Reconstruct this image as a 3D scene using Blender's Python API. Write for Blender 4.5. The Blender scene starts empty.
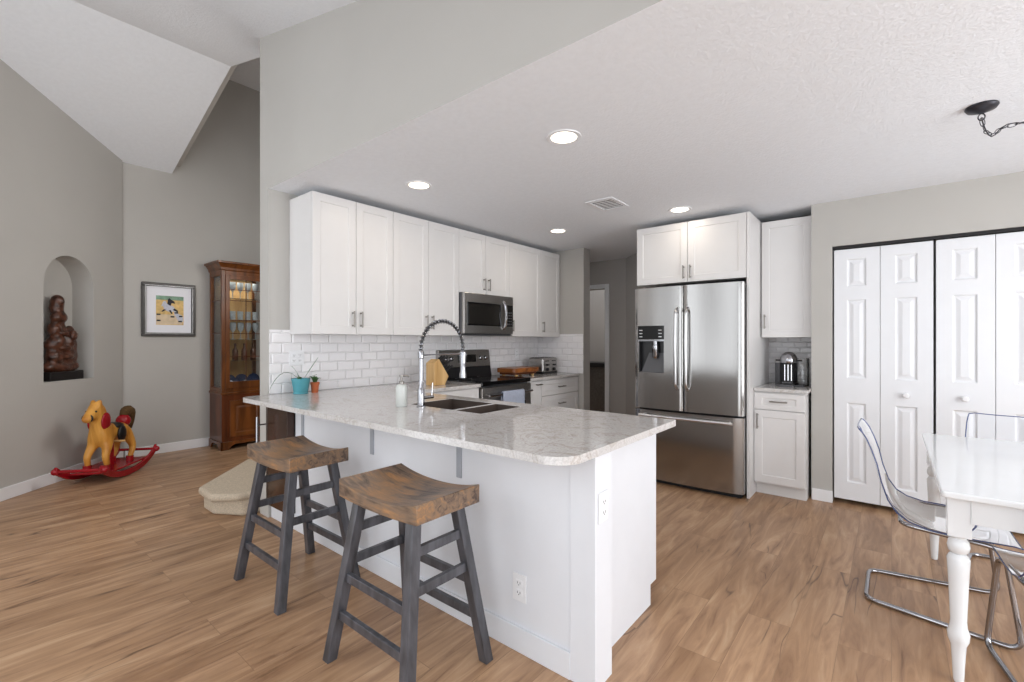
import bpy, bmesh, math, random
from mathutils import Vector, Matrix
random.seed(7)
PI = math.pi
scene = bpy.context.scene
COL = scene.collection

# ------------------------------------------------------------------ camera, world, lights, exposure
cam_d = bpy.data.cameras.new('camera')
cam_d.sensor_width = 36.0
cam_d.lens = 36.0 * 462.0 / 1024.0
cam_d.clip_start = 0.05
cam = bpy.data.objects.new('camera', cam_d)
COL.objects.link(cam)
cam.location = (0, 0, 1.31)
cam.rotation_euler = (PI / 2, 0, math.radians(39.4))
scene.camera = cam

world = bpy.data.worlds.new('world'); scene.world = world
world.use_nodes = True
bg = world.node_tree.nodes['Background']
bg.inputs[1].default_value = 1.0
_wt = world.node_tree; _tc = _wt.nodes.new('ShaderNodeTexCoord'); _mp = _wt.nodes.new('ShaderNodeMapping'); _nz = _wt.nodes.new('ShaderNodeTexNoise'); _cr = _wt.nodes.new('ShaderNodeValToRGB')
_mp.inputs['Scale'].default_value = (5.5, 5.5, 0.5); _nz.inputs['Scale'].default_value = 1.3; _nz.inputs['Detail'].default_value = 3
_wt.links.new(_tc.outputs['Generated'], _mp.inputs[0]); _wt.links.new(_mp.outputs[0], _nz.inputs['Vector']); _wt.links.new(_nz.outputs['Fac'], _cr.inputs[0]); _wt.links.new(_cr.outputs[0], bg.inputs[0])
_e = _cr.color_ramp.elements; _e[0].position = .44; _e[0].color = (0.50, 0.50, 0.50, 1); _e[1].position = .55; _e[1].color = (2.55, 2.66, 2.78, 1)

scene.view_settings.view_transform = 'Standard'
scene.view_settings.look = 'None'
scene.view_settings.gamma = 1.0
scene.view_settings.use_curve_mapping = False
scene.view_settings.exposure = 0.12

def area(name, loc, aim, sx, sy, power, col=(1, 1, 1)):
    d = bpy.data.lights.new(name, 'AREA'); d.shape = 'RECTANGLE'; d.size = sx; d.size_y = sy
    d.energy = power; d.color = col
    o = bpy.data.objects.new(name, d); COL.objects.link(o); o.location = loc
    o.rotation_euler = (Vector(aim) - Vector(loc)).to_track_quat('-Z', 'Y').to_euler()
    return o
# daylight through the window in the right wall
area('daylight_right_window', (2.82, 2.3, 1.25), (0, 2.3, 1.25), 2.8, 2.1, 90, (0.96, 0.98, 1.0))

# light over the stairs, on the far side of the kitchen side wall
area('stairwell_light', (-3.80, 2.35, 2.25), (-6.4, .6, 1.3), .7, .9, 30, (1.0, .96, .92))
area('hallway_fill', (-3.2, 6.8, 2.40), (-3.2, 6.8, 0), .3, .3, 9, (1.0, .93, .86))  # hidden fill added to brighten the hallway; no fixture modelled

# ------------------------------------------------------------------ materials
def lin(c):
    if isinstance(c, str):
        c = tuple(int(c[i:i + 2], 16) / 255 for i in (0, 2, 4))
    return tuple((x / 12.92 if x <= 0.04045 else ((x + 0.055) / 1.055) ** 2.4) for x in c) + (1,)
class NT:
    def __init__(s, m): s.t = m.node_tree; s.n = s.t.nodes; s.l = s.t.links
    def add(s, typ, **kw):
        n = s.n.new(typ)
        for k, v in kw.items():
            if k.startswith('i_'):
                n.inputs[k[2:].replace('_', ' ')].default_value = v
            else: setattr(n, k, v)
        return n
    def ln(s, a, b): s.l.new(a, b)
def base_mat(name, rough=0.5, metal=0.0):
    m = bpy.data.materials.new(name); m.use_nodes = True
    nt = NT(m); p = nt.n['Principled BSDF']
    p.inputs['Roughness'].default_value = rough; p.inputs['Metallic'].default_value = metal
    return m, nt, p
def simple(name, c, rough=0.5, metal=0.0, var=0.04, scale=8, bump=0.0, bscale=60, stretch=(1, 1, 1), spec=None):
    """one colour with a little procedural variation and optional bump"""
    m, nt, p = base_mat(name, rough, metal)
    tc = nt.add('ShaderNodeTexCoord'); mp = nt.add('ShaderNodeMapping')
    mp.inputs['Scale'].default_value = stretch
    nt.ln(tc.outputs['Object'], mp.inputs[0])
    nz = nt.add('ShaderNodeTexNoise'); nz.inputs['Scale'].default_value = scale; nz.inputs['Detail'].default_value = 4
    nt.ln(mp.outputs[0], nz.inputs['Vector'])
    cr = nt.add('ShaderNodeValToRGB')
    L = lin(c)
    cr.color_ramp.elements[0].color = tuple(x * (1 - var) for x in L[:3]) + (1,)
    cr.color_ramp.elements[1].color = tuple(min(1, x * (1 + var)) for x in L[:3]) + (1,)
    cr.color_ramp.elements[0].position = 0.3; cr.color_ramp.elements[1].position = 0.7
    nt.ln(nz.outputs['Fac'], cr.inputs[0]); nt.ln(cr.outputs[0], p.inputs['Base Color'])
    if spec is not None: p.inputs['Specular IOR Level'].default_value = spec
    if bump:
        n2 = nt.add('ShaderNodeTexNoise'); n2.inputs['Scale'].default_value = bscale; n2.inputs['Detail'].default_value = 3
        nt.ln(mp.outputs[0], n2.inputs['Vector'])
        b = nt.add('ShaderNodeBump'); b.inputs['Strength'].default_value = bump; b.inputs['Distance'].default_value = 0.01
        nt.ln(n2.outputs['Fac'], b.inputs['Height']); nt.ln(b.outputs[0], p.inputs['Normal'])
    return m
def wood(name, dark, light, rough=0.4, stretch=(1, 1, 12), scale=3.0, axis='Z', bump=0.05):
    m, nt, p = base_mat(name, rough)
    tc = nt.add('ShaderNodeTexCoord'); mp = nt.add('ShaderNodeMapping')
    s = {'X': (0.12, 1, 1), 'Y': (1, 0.12, 1), 'Z': (1, 1, 0.12)}[axis]
    mp.inputs['Scale'].default_value = tuple(v * scale * 6 for v in s)
    nt.ln(tc.outputs['Object'], mp.inputs[0])
    n1 = nt.add('ShaderNodeTexNoise'); n1.inputs['Scale'].default_value = 1.2; n1.inputs['Detail'].default_value = 6
    n1.inputs['Distortion'].default_value = 0.6
    nt.ln(mp.outputs[0], n1.inputs['Vector'])
    cr = nt.add('ShaderNodeValToRGB'); e = cr.color_ramp.elements
    e[0].position = 0.32; e[0].color = lin(dark); e[1].position = 0.68; e[1].color = lin(light)
    nt.ln(n1.outputs['Fac'], cr.inputs[0]); nt.ln(cr.outputs[0], p.inputs['Base Color'])
    b = nt.add('ShaderNodeBump'); b.inputs['Strength'].default_value = bump; b.inputs['Distance'].default_value = 0.005
    nt.ln(n1.outputs['Fac'], b.inputs['Height']); nt.ln(b.outputs[0], p.inputs['Normal'])
    return m
def floor_mat():
    m, nt, p = base_mat('floor_planks', 0.38)
    tc = nt.add('ShaderNodeTexCoord'); sx = nt.add('ShaderNodeSeparateXYZ'); nt.ln(tc.outputs['Object'], sx.inputs[0])
    cx = nt.add('ShaderNodeCombineXYZ'); nt.ln(sx.outputs[1], cx.inputs[0]); nt.ln(sx.outputs[0], cx.inputs[1])
    br = nt.add('ShaderNodeTexBrick'); br.offset = 0.37; br.offset_frequency = 2
    br.inputs['Color1'].default_value = (0, 0, 0, 1); br.inputs['Color2'].default_value = (1, 1, 1, 1)
    br.inputs['Mortar'].default_value = (0.5, 0.5, 0.5, 1)
    br.inputs['Scale'].default_value = 1.0; br.inputs['Brick Width'].default_value = 1.22; br.inputs['Row Height'].default_value = 0.178
    br.inputs['Mortar Size'].default_value = 0.0012; br.inputs['Mortar Smooth'].default_value = 0.2; br.inputs['Bias'].default_value = 0
    nt.ln(cx.outputs[0], br.inputs['Vector'])
    # grain, shifted per plank
    mp = nt.add('ShaderNodeMapping'); mp.inputs['Scale'].default_value = (1.3, 11, 1)
    ad = nt.add('ShaderNodeVectorMath'); ad.operation = 'ADD'
    sc = nt.add('ShaderNodeVectorMath'); sc.operation = 'SCALE'; sc.inputs['Scale'].default_value = 7.0
    nt.ln(br.outputs['Color'], sc.inputs[0]); nt.ln(cx.outputs[0], ad.inputs[0]); nt.ln(sc.outputs[0], ad.inputs[1]); nt.ln(ad.outputs[0], mp.inputs[0])
    n1 = nt.add('ShaderNodeTexNoise'); n1.inputs['Scale'].default_value = 1.6; n1.inputs['Detail'].default_value = 8; n1.inputs['Roughness'].default_value = 0.62; n1.inputs['Distortion'].default_value = 0.9
    nt.ln(mp.outputs[0], n1.inputs['Vector'])
    cr = nt.add('ShaderNodeValToRGB'); e = cr.color_ramp.elements
    e[0].position = 0.27; e[0].color = lin('7a5a40'); e[1].position = 0.75; e[1].color = lin('d0b192')
    x = e.new(0.40); x.color = lin('a58163'); x = e.new(0.56); x.color = lin('bd9876')
    nt.ln(n1.outputs['Fac'], cr.inputs[0])
    # large tone drift
    n2 = nt.add('ShaderNodeTexNoise'); n2.inputs['Scale'].default_value = 1.1; n2.inputs['Detail'].default_value = 3
    mp2 = nt.add('ShaderNodeMapping'); mp2.inputs['Scale'].default_value = (0.8, 3, 1); nt.ln(ad.outputs[0], mp2.inputs[0]); nt.ln(mp2.outputs[0], n2.inputs['Vector'])
    mx = nt.add('ShaderNodeMix', data_type='RGBA', blend_type='MULTIPLY'); mx.inputs['Factor'].default_value = 0.6
    c2 = nt.add('ShaderNodeValToRGB'); c2.color_ramp.elements[0].position = 0.3; c2.color_ramp.elements[0].color = lin('b9aa98'); c2.color_ramp.elements[1].position = 0.65; c2.color_ramp.elements[1].color = (1, 1, 1, 1)
    nt.ln(n2.outputs['Fac'], c2.inputs[0]); nt.ln(cr.outputs[0], mx.inputs['A']); nt.ln(c2.outputs[0], mx.inputs['B'])
    # dark long cracks
    n3 = nt.add('ShaderNodeTexNoise'); n3.inputs['Scale'].default_value = 1.0; n3.inputs['Detail'].default_value = 2; n3.inputs['Distortion'].default_value = 0.4
    mp3 = nt.add('ShaderNodeMapping'); mp3.inputs['Scale'].default_value = (1.0, 6.5, 1); mp3.inputs['Location'].default_value = (3, 9, 2)
    nt.ln(ad.outputs[0], mp3.inputs[0]); nt.ln(mp3.outputs[0], n3.inputs['Vector'])
    c3 = nt.add('ShaderNodeValToRGB'); q = c3.color_ramp.elements; q[0].position = 0.486; q[0].color = (0, 0, 0, 1); q[1].position = 0.514; q[1].color = (0, 0, 0, 1)
    x = q.new(0.5); x.color = (1, 1, 1, 1)
    nt.ln(n3.outputs['Fac'], c3.inputs[0])
    n4 = nt.add('ShaderNodeTexNoise'); n4.inputs['Scale'].default_value = 1.7
    nt.ln(ad.outputs[0], n4.inputs['Vector'])
    c4 = nt.add('ShaderNodeValToRGB'); c4.color_ramp.elements[0].position = 0.53; c4.color_ramp.elements[1].position = 0.62
    nt.ln(n4.outputs['Fac'], c4.inputs[0])
    mu = nt.add('ShaderNodeMath'); mu.operation = 'MULTIPLY'; nt.ln(c3.outputs[0], mu.inputs[0]); nt.ln(c4.outputs[0], mu.inputs[1])
    mu2 = nt.add('ShaderNodeMath'); mu2.operation = 'MULTIPLY'; mu2.inputs[1].default_value = 0.75; nt.ln(mu.outputs[0], mu2.inputs[0])
    m3 = nt.add('ShaderNodeMix', data_type='RGBA'); nt.ln(mu2.outputs[0], m3.inputs['Factor']); nt.ln(mx.outputs['Result'], m3.inputs['A']); m3.inputs['B'].default_value = lin('4a3424')
    # joints
    m4 = nt.add('ShaderNodeMix', data_type='RGBA'); m4.inputs['B'].default_value = lin('6b5038')
    mj = nt.add('ShaderNodeMath'); mj.operation = 'MULTIPLY'; mj.inputs[1].default_value = 0.55; nt.ln(br.outputs['Fac'], mj.inputs[0])
    nt.ln(mj.outputs[0], m4.inputs['Factor']); nt.ln(m3.outputs['Result'], m4.inputs['A'])
    nt.ln(m4.outputs['Result'], p.inputs['Base Color'])
    b = nt.add('ShaderNodeBump'); b.inputs['Strength'].default_value = 0.12; b.inputs['Distance'].default_value = 0.003
    nt.ln(n1.outputs['Fac'], b.inputs['Height']); nt.ln(b.outputs[0], p.inputs['Normal'])
    return m
def tile_mat(axis, name='subway_tile', u0=0.0, w=0.152, h=0.076):
    """bevelled white subway tile; axis = horizontal axis of the wall"""
    m, nt, p = base_mat(name, 0.12)
    tc = nt.add('ShaderNodeTexCoord'); sx = nt.add('ShaderNodeSeparateXYZ'); nt.ln(tc.outputs['Object'], sx.inputs[0])
    cx = nt.add('ShaderNodeCombineXYZ'); nt.ln(sx.outputs[axis], cx.inputs[0]); nt.ln(sx.outputs[2], cx.inputs[1])
    br = nt.add('ShaderNodeTexBrick'); br.offset = 0.5
    br.inputs['Color1'].default_value = lin('eceaeb'); br.inputs['Color2'].default_value = lin('e8e6e8'); br.inputs['Mortar'].default_value = lin('dedcde')
    br.inputs['Scale'].default_value = 1.0; br.inputs['Brick Width'].default_value = w; br.inputs['Row Height'].default_value = h
    br.inputs['Mortar Size'].default_value = 0.002; br.inputs['Mortar Smooth'].default_value = 0.1
    nt.ln(cx.outputs[0], br.inputs['Vector']); nt.ln(br.outputs['Color'], p.inputs['Base Color'])
    b2 = nt.add('ShaderNodeTexBrick'); b2.offset = 0.5
    b2.inputs['Scale'].default_value = 1.0; b2.inputs['Brick Width'].default_value = w; b2.inputs['Row Height'].default_value = h
    b2.inputs['Mortar Size'].default_value = 0.011; b2.inputs['Mortar Smooth'].default_value = 1.0
    nt.ln(cx.outputs[0], b2.inputs['Vector'])
    b = nt.add('ShaderNodeBump'); b.invert = True; b.inputs['Strength'].default_value = 0.75; b.inputs['Distance'].default_value = 0.006
    nt.ln(b2.outputs['Fac'], b.inputs['Height']); nt.ln(b.outputs[0], p.inputs['Normal'])
    return m
def quartz_mat():
    m, nt, p = base_mat('quartz', 0.07)
    tc = nt.add('ShaderNodeTexCoord')
    n1 = nt.add('ShaderNodeTexNoise'); n1.inputs['Scale'].default_value = 120; n1.inputs['Detail'].default_value = 4; n1.inputs['Roughness'].default_value = 0.7
    nt.ln(tc.outputs['Object'], n1.inputs['Vector'])
    cr = nt.add('ShaderNodeValToRGB'); e = cr.color_ramp.elements
    e[0].position = 0.34; e[0].color = lin('b7b3b1'); e[1].position = 0.56; e[1].color = lin('cfccca')
    nt.ln(n1.outputs['Fac'], cr.inputs[0])
    n2 = nt.add('ShaderNodeTexNoise'); n2.inputs['Scale'].default_value = 6; n2.inputs['Detail'].default_value = 5; n2.inputs['Distortion'].default_value = 1.2
    nt.ln(tc.outputs['Object'], n2.inputs['Vector'])
    c2 = nt.add('ShaderNodeValToRGB'); q = c2.color_ramp.elements; q[0].position = 0.47; q[0].color = (1, 1, 1, 1); q[1].position = 0.53; q[1].color = (1, 1, 1, 1)
    x = q.new(0.5); x.color = lin('e9e4df')
    nt.ln(n2.outputs['Fac'], c2.inputs[0])
    mx = nt.add('ShaderNodeMix', data_type='RGBA', blend_type='MULTIPLY'); mx.inputs['Factor'].default_value = 1
    nt.ln(cr.outputs[0], mx.inputs['A']); nt.ln(c2.outputs[0], mx.inputs['B']); nt.ln(mx.outputs['Result'], p.inputs['Base Color'])
    return m
def steel_mat(name='brushed_steel', c='a5a3a1', rough=0.17, axis='Z'):
    m, nt, p = base_mat(name, rough, 1.0)
    p.inputs['Base Color'].default_value = lin(c)
    tc = nt.add('ShaderNodeTexCoord'); mp = nt.add('ShaderNodeMapping')
    s = {'X': (2, 300, 300), 'Y': (300, 2, 300), 'Z': (300, 300, 2)}[axis]
    mp.inputs['Scale'].default_value = s; nt.ln(tc.outputs['Object'], mp.inputs[0])
    nz = nt.add('ShaderNodeTexNoise'); nz.inputs['Scale'].default_value = 1.0; nt.ln(mp.outputs[0], nz.inputs['Vector'])
    mr = nt.add('ShaderNodeMapRange'); mr.inputs['To Min'].default_value = rough * 0.8; mr.inputs['To Max'].default_value = rough * 1.25
    nt.ln(nz.outputs['Fac'], mr.inputs['Value']); nt.ln(mr.outputs[0], p.inputs['Roughness'])
    p.inputs['Anisotropic'].default_value = 0.5
    return m
def clear_mat(name, tint=(1, 1, 1), refl=0.12, rough=0.02):
    m = bpy.data.materials.new(name); m.use_nodes = True; nt = NT(m); nt.n.remove(nt.n['Principled BSDF'])
    tr = nt.add('ShaderNodeBsdfTransparent'); tr.inputs[0].default_value = tuple(tint) + (1,)
    gl = nt.add('ShaderNodeBsdfGlossy'); gl.inputs['Roughness'].default_value = rough; gl.inputs[0].default_value = (1, 1, 1, 1)
    fr = nt.add('ShaderNodeFresnel'); fr.inputs['IOR'].default_value = 1.5
    ml = nt.add('ShaderNodeMath'); ml.operation = 'MULTIPLY_ADD'; ml.inputs[1].default_value = 0.9; ml.inputs[2].default_value = refl * 0.3
    nt.ln(fr.outputs[0], ml.inputs[0])
    mx = nt.add('ShaderNodeMixShader'); nt.ln(ml.outputs[0], mx.inputs[0]); nt.ln(tr.outputs[0], mx.inputs[1]); nt.ln(gl.outputs[0], mx.inputs[2])
    nt.ln(mx.outputs[0], nt.n['Material Output'].inputs[0])
    return m
def emit_mat(name, c, s):
    m = bpy.data.materials.new(name); m.use_nodes = True; nt = NT(m); p = nt.n['Principled BSDF']
    p.inputs['Emission Color'].default_value = lin(c); p.inputs['Emission Strength'].default_value = s
    p.inputs['Base Color'].default_value = lin(c)
    return m

def seat_mat():
    m, nt, p = base_mat('rustic_seat_wood', 0.36)
    tc = nt.add('ShaderNodeTexCoord'); mp = nt.add('ShaderNodeMapping'); mp.inputs['Scale'].default_value = (3, 22, 22)
    nt.ln(tc.outputs['Object'], mp.inputs[0])
    n1 = nt.add('ShaderNodeTexNoise'); n1.inputs['Scale'].default_value = 1.5; n1.inputs['Detail'].default_value = 8; n1.inputs['Roughness'].default_value = .65; n1.inputs['Distortion'].default_value = 1.0
    nt.ln(mp.outputs[0], n1.inputs['Vector'])
    n2 = nt.add('ShaderNodeTexNoise'); n2.inputs['Scale'].default_value = 6.5; n2.inputs['Detail'].default_value = 3; nt.ln(tc.outputs['Object'], n2.inputs['Vector'])
    ad = nt.add('ShaderNodeMath'); ad.operation = 'MULTIPLY_ADD'; ad.inputs[1].default_value = .55; nt.ln(n1.outputs['Fac'], ad.inputs[0])
    m2 = nt.add('ShaderNodeMath'); m2.operation = 'MULTIPLY'; m2.inputs[1].default_value = .45; nt.ln(n2.outputs['Fac'], m2.inputs[0]); nt.ln(m2.outputs[0], ad.inputs[2])
    cr = nt.add('ShaderNodeValToRGB'); e = cr.color_ramp.elements; e[0].position = .38; e[0].color = lin('46362c'); e[1].position = .63; e[1].color = lin('b28052')
    x = e.new(.47); x.color = lin('7a6452'); x = e.new(.53); x.color = lin('8e6d4e')
    nt.ln(ad.outputs[0], cr.inputs[0]); nt.ln(cr.outputs[0], p.inputs['Base Color'])
    b = nt.add('ShaderNodeBump'); b.inputs['Strength'].default_value = .3; b.inputs['Distance'].default_value = .004; nt.ln(n1.outputs['Fac'], b.inputs['Height']); nt.ln(b.outputs[0], p.inputs['Normal'])
    return m
M = {}
M['wall'] = simple('grey_wall_paint', 'b6b3ae', 0.75, var=0.015, scale=3, bump=0.06, bscale=180)
M['ceil'] = simple('white_ceiling_texture', 'e6e8ec', 0.85, var=0.02, scale=30, bump=0.30, bscale=70)
M['white'] = simple('white_trim_paint', 'e8e8ea', 0.38, var=0.01)
M['cab'] = simple('white_cabinet_paint', 'dbd9d8', 0.34, var=0.01)
M['pen'] = simple('white_panel_paint', 'dfe1e6', 0.42, var=0.012)
M['door'] = simple('white_door_paint', 'e2e3e6', 0.4, var=0.01)
M['floor'] = floor_mat()
M['tile_y'] = tile_mat(1, 'subway_tile_side'); M['tile_x'] = tile_mat(0, 'subway_tile_back')
M['tile_flat'] = tile_mat(0, 'subway_tile_alcove', w=0.10, h=0.05)
M['quartz'] = quartz_mat()
M['steel'] = steel_mat(); M['steel_h'] = steel_mat('brushed_steel_horizontal', 'a5a29f', 0.28, 'Y')
M['nickel'] = steel_mat('satin_nickel', '8f8b86', 0.35)
M['chrome'] = simple('chrome', 'a9a9ad', 0.09, 1.0, var=0.01)
M['dark'] = simple('black_plastic', '17171a', 0.35, var=0.1)
M['blackglass'] = simple('black_glass', '0c0b0c', 0.06, var=0.05)
M['darkglass'] = simple('oven_window_glass', '23211f', 0.10, var=0.05)
M['gap'] = simple('dark_gap', '1a191b', 0.7)
M['greymetal'] = simple('grey_appliance_side', '59595c', 0.5, 0.3)
M['bracket'] = simple('grey_bracket_paint', 'a4a8b0', 0.45, 0.0)
M['curio'] = wood('cherry_wood', '43230e', '7c471e', 0.28, scale=1.6)
M['curio_d'] = wood('cherry_wood_dark', '3f1d0d', '6e3818', 0.3, scale=1.6)
M['seat'] = seat_mat()
M['leg'] = simple('slate_grey_stained_wood', '48484d', 0.3, var=0.55, scale=26, stretch=(1, 1, 0.25))
M['carpet'] = simple('beige_carpet', 'cbbba5', 0.95, var=0.18, scale=120, bump=0.8, bscale=260)
M['brown'] = wood('dark_brown_panel', '2b1a12', '44291a', 0.22, scale=1.2)
M['carving'] = simple('carved_dark_wood', '4f2e20', 0.32, var=0.75, scale=26, bump=1.0, bscale=28)
M['carving_b'] = simple('carving_black_base', '181414', 0.4, var=0.2)
M['hred'] = simple('red_gloss_paint', '9b1420', 0.22, var=0.12)
M['hyel'] = wood('golden_pine', 'b97728', 'dea24a', 0.35, scale=2.0)
M['hbrown'] = simple('brown_yarn', '5c4222', 0.9, var=0.3, scale=60, bump=0.8, bscale=120)
M['hblack'] = simple('black_saddle', '141214', 0.45, var=0.2)
M['bamboo'] = wood('light_wood', 'b88d55', 'd9b47c', 0.4, scale=2.0)
M['board'] = wood('chestnut_board', '6b3b1a', 'b06c34', 0.35, scale=2.4, axis='Y')
M['terra'] = simple('terracotta', 'b5613a', 0.8, var=0.12, scale=20)
M['bluepot'] = simple('turquoise_glaze', '4f97a3', 0.25, var=0.1, scale=10)
M['leaf'] = simple('green_leaf', '466b3c', 0.45, var=0.25, scale=15)
M['soil'] = simple('potting_soil', '3a2a1e', 0.95, var=0.3, scale=60, bump=0.6)
M['soap'] = simple('frosted_soap_bottle', 'cdd0cc', 0.25, var=0.03)
M['towel'] = simple('pale_blue_towel', 'aab2c4', 0.95, var=0.06, scale=40, bump=0.5, bscale=200)
M['tablewhite'] = simple('white_gloss_table', 'e6e8ea', 0.10, var=0.008)
M['acrylic'] = clear_mat('clear_acrylic', (0.93, 0.95, 0.975), 0.16)
M['acryl_edge'] = simple('blue_acrylic_edge', '4a5682', 0.12, var=0.1)
M['glass'] = clear_mat('clear_glass', (0.96, 0.97, 0.97), 0.15)
M['iron'] = simple('dark_iron', '34343a', 0.35, 0.5, var=0.15)
M['frame'] = simple('dark_pewter_frame', '2f2b29', 0.4, 0.0, var=0.15, scale=30)
M['silver'] = simple('silver_edge', 'c9c9cb', 0.35, 0.3)
M['mat_board'] = simple('white_mat_board', 'e9e9ef', 0.6, var=0.01)
M['sand'] = simple('painted_sand', 'd9b878', 0.7, var=0.2, scale=25)
M['green'] = simple('painted_green', '7fa08a', 0.7, var=0.25, scale=40)
M['pinkish'] = simple('painted_pale_sand', 'd8c3a4', 0.7, var=0.1, scale=25)
M['pblack'] = simple('painted_black', '22242c', 0.7, var=0.2)
M['pwhite'] = simple('painted_grey_white', 'c4c6d2', 0.7, var=0.15, scale=60)
M['lens'] = emit_mat('lamp_lens', 'fff1dc', 4.0)
M['wains'] = simple('dark_speckled_front', '5a5652', 0.6, var=0.5, scale=90)
M['hall'] = simple('hall_wall_paint', 'a9a4a0', 0.8, var=0.015, scale=3)
M['navy'] = simple('navy_glaze', '2a3a5e', 0.2, var=0.3, scale=30)
M['bar'] = simple('satin_steel_bar', 'd2d2d4', 0.28, 1.0, var=0.02)
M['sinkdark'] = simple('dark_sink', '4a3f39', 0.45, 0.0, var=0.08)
M['copper'] = simple('copper_metal', 'b8683c', 0.2, 1.0)

# ------------------------------------------------------------------ mesh helpers
def NB(): return bmesh.new()
def bx(bm, x0, x1, y0, y1, z0, z1):
    if x0 > x1: x0, x1 = x1, x0
    if y0 > y1: y0, y1 = y1, y0
    if z0 > z1: z0, z1 = z1, z0
    v = [bm.verts.new(p) for p in ((x0, y0, z0), (x1, y0, z0), (x1, y1, z0), (x0, y1, z0), (x0, y0, z1), (x1, y0, z1), (x1, y1, z1), (x0, y1, z1))]
    for f in ((0, 3, 2, 1), (4, 5, 6, 7), (0, 1, 5, 4), (1, 2, 6, 5), (2, 3, 7, 6), (3, 0, 4, 7)):
        bm.faces.new([v[i] for i in f])
    return bm
def prism(bm, pts, vec):
    a = [bm.verts.new(p) for p in pts]; b = [bm.verts.new(Vector(p) + Vector(vec)) for p in pts]
    n = len(pts)
    fs = [bm.faces.new(a), bm.faces.new(b[::-1])]
    for i in range(n): fs.append(bm.faces.new((a[i], b[i], b[(i + 1) % n], a[(i + 1) % n])))
    bmesh.ops.recalc_face_normals(bm, faces=fs)
    return bm
def ring_basis(t):
    t = t.normalized(); u = Vector((0, 0, 1)) if abs(t.z) < 0.9 else Vector((1, 0, 0))
    a = t.cross(u).normalized(); return a, t.cross(a).normalized()
def tube(bm, pts, r, n=10, closed=False, cap=True, rs=None, square=False):
    P = [Vector(p) for p in pts]; k = len(P); rings = []
    a = None
    for i in range(k):
        if closed: t = P[(i + 1) % k] - P[i - 1]
        elif i == 0: t = P[1] - P[0]
        elif i == k - 1: t = P[-1] - P[-2]
        else: t = (P[i + 1] - P[i]).normalized() + (P[i] - P[i - 1]).normalized()
        t = t.normalized()
        if a is None: a, b = ring_basis(t)
        else:
            a = (a - t * a.dot(t)).normalized(); b = t.cross(a).normalized()
        rr = rs[i] if rs else r
        off = PI / 4 if square else 0
        rings.append([bm.verts.new(P[i] + (a * math.cos(off + 2 * PI * j / n) + b * math.sin(off + 2 * PI * j / n)) * rr) for j in range(n)])
    m = k if closed else k - 1
    fs = []
    for i in range(m):
        A = rings[i]; B = rings[(i + 1) % k]
        for j in range(n): fs.append(bm.faces.new((A[j], A[(j + 1) % n], B[(j + 1) % n], B[j])))
    if cap and not closed:
        fs.append(bm.faces.new(rings[0][::-1])); fs.append(bm.faces.new(rings[-1]))
    bmesh.ops.recalc_face_normals(bm, faces=fs)
    return bm
def fillet(pts, r, seg=5, closed=False):
    P = [Vector(p) for p in pts]; out = []; k = len(P)
    for i in range(k):
        if not closed and i in (0, k - 1): out.append(P[i]); continue
        a = P[i - 1] - P[i]; b = P[(i + 1) % k] - P[i]
        rr = min(r, a.length * 0.45, b.length * 0.45)
        p0 = P[i] + a.normalized() * rr; p1 = P[i] + b.normalized() * rr
        for s in range(seg + 1):
            t = s / seg
            out.append(p0 * (1 - t) ** 2 + P[i] * 2 * t * (1 - t) + p1 * t * t)
    return out
def lathe(bm, prof, c=(0, 0, 0), n=24, sx=1.0, sy=1.0, ring=False):
    rings = []; c = Vector(c); fs = []
    for r, z in prof:
        if r < 1e-5: rings.append([bm.verts.new(c + Vector((0, 0, z)))])
        else: rings.append([bm.verts.new(c + Vector((r * sx * math.cos(2 * PI * j / n), r * sy * math.sin(2 * PI * j / n), z))) for j in range(n)])
    for A, B in zip(rings, rings[1:]):
        if len(A) == 1 and len(B) == 1: continue
        for j in range(n):
            if len(A) == 1: fs.append(bm.faces.new((A[0], B[(j + 1) % n], B[j])))
            elif len(B) == 1: fs.append(bm.faces.new((A[j], A[(j + 1) % n], B[0])))
            else: fs.append(bm.faces.new((A[j], A[(j + 1) % n], B[(j + 1) % n], B[j])))
    if ring:
        for j in range(n): fs.append(bm.faces.new((rings[-1][j], rings[-1][(j + 1) % n], rings[0][(j + 1) % n], rings[0][j])))
    for R, flip in (() if ring else ((rings[0], True), (rings[-1], False))):
        if len(R) > 1: fs.append(bm.faces.new(R[::-1] if flip else R))
    bmesh.ops.recalc_face_normals(bm, faces=fs)
    return bm
def ball(bm, c, r, n=14, scale=(1, 1, 1)):
    k = 8
    prof = [(0, -1)] + [(math.sin(PI * i / k), -math.cos(PI * i / k)) for i in range(1, k)] + [(0, 1)]
    s = len(bm.verts)
    lathe(bm, prof, (0, 0, 0), n)
    bm.verts.ensure_lookup_table()
    for v in bm.verts[s:]:
        v.co = Vector((v.co.x * r * scale[0], v.co.y * r * scale[1], v.co.z * r * scale[2])) + Vector(c)
    return bm
def obj(name, bm, mat, parent=None, bevel=0.0, smooth=False, seg=2):
    me = bpy.data.meshes.new(name); bm.to_mesh(me); bm.free()
    for mm in (mat if isinstance(mat, (list, tuple)) else [mat]): me.materials.append(M[mm] if isinstance(mm, str) else mm)
    o = bpy.data.objects.new(name, me); COL.objects.link(o)
    if parent: o.parent = parent
    if bevel:
        b = o.modifiers.new('bevel', 'BEVEL'); b.width = bevel; b.segments = seg; b.limit_method = 'ANGLE'; b.angle_limit = math.radians(40)
    if smooth:
        for p in me.polygons: p.use_smooth = True
        if smooth != 'all':
            me.set_sharp_from_angle(angle=math.radians(40))
    return o
def tag(o, label, cat, group=None):
    o['label'] = label; o['category'] = cat
    if group: o['group'] = group
    return o
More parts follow.
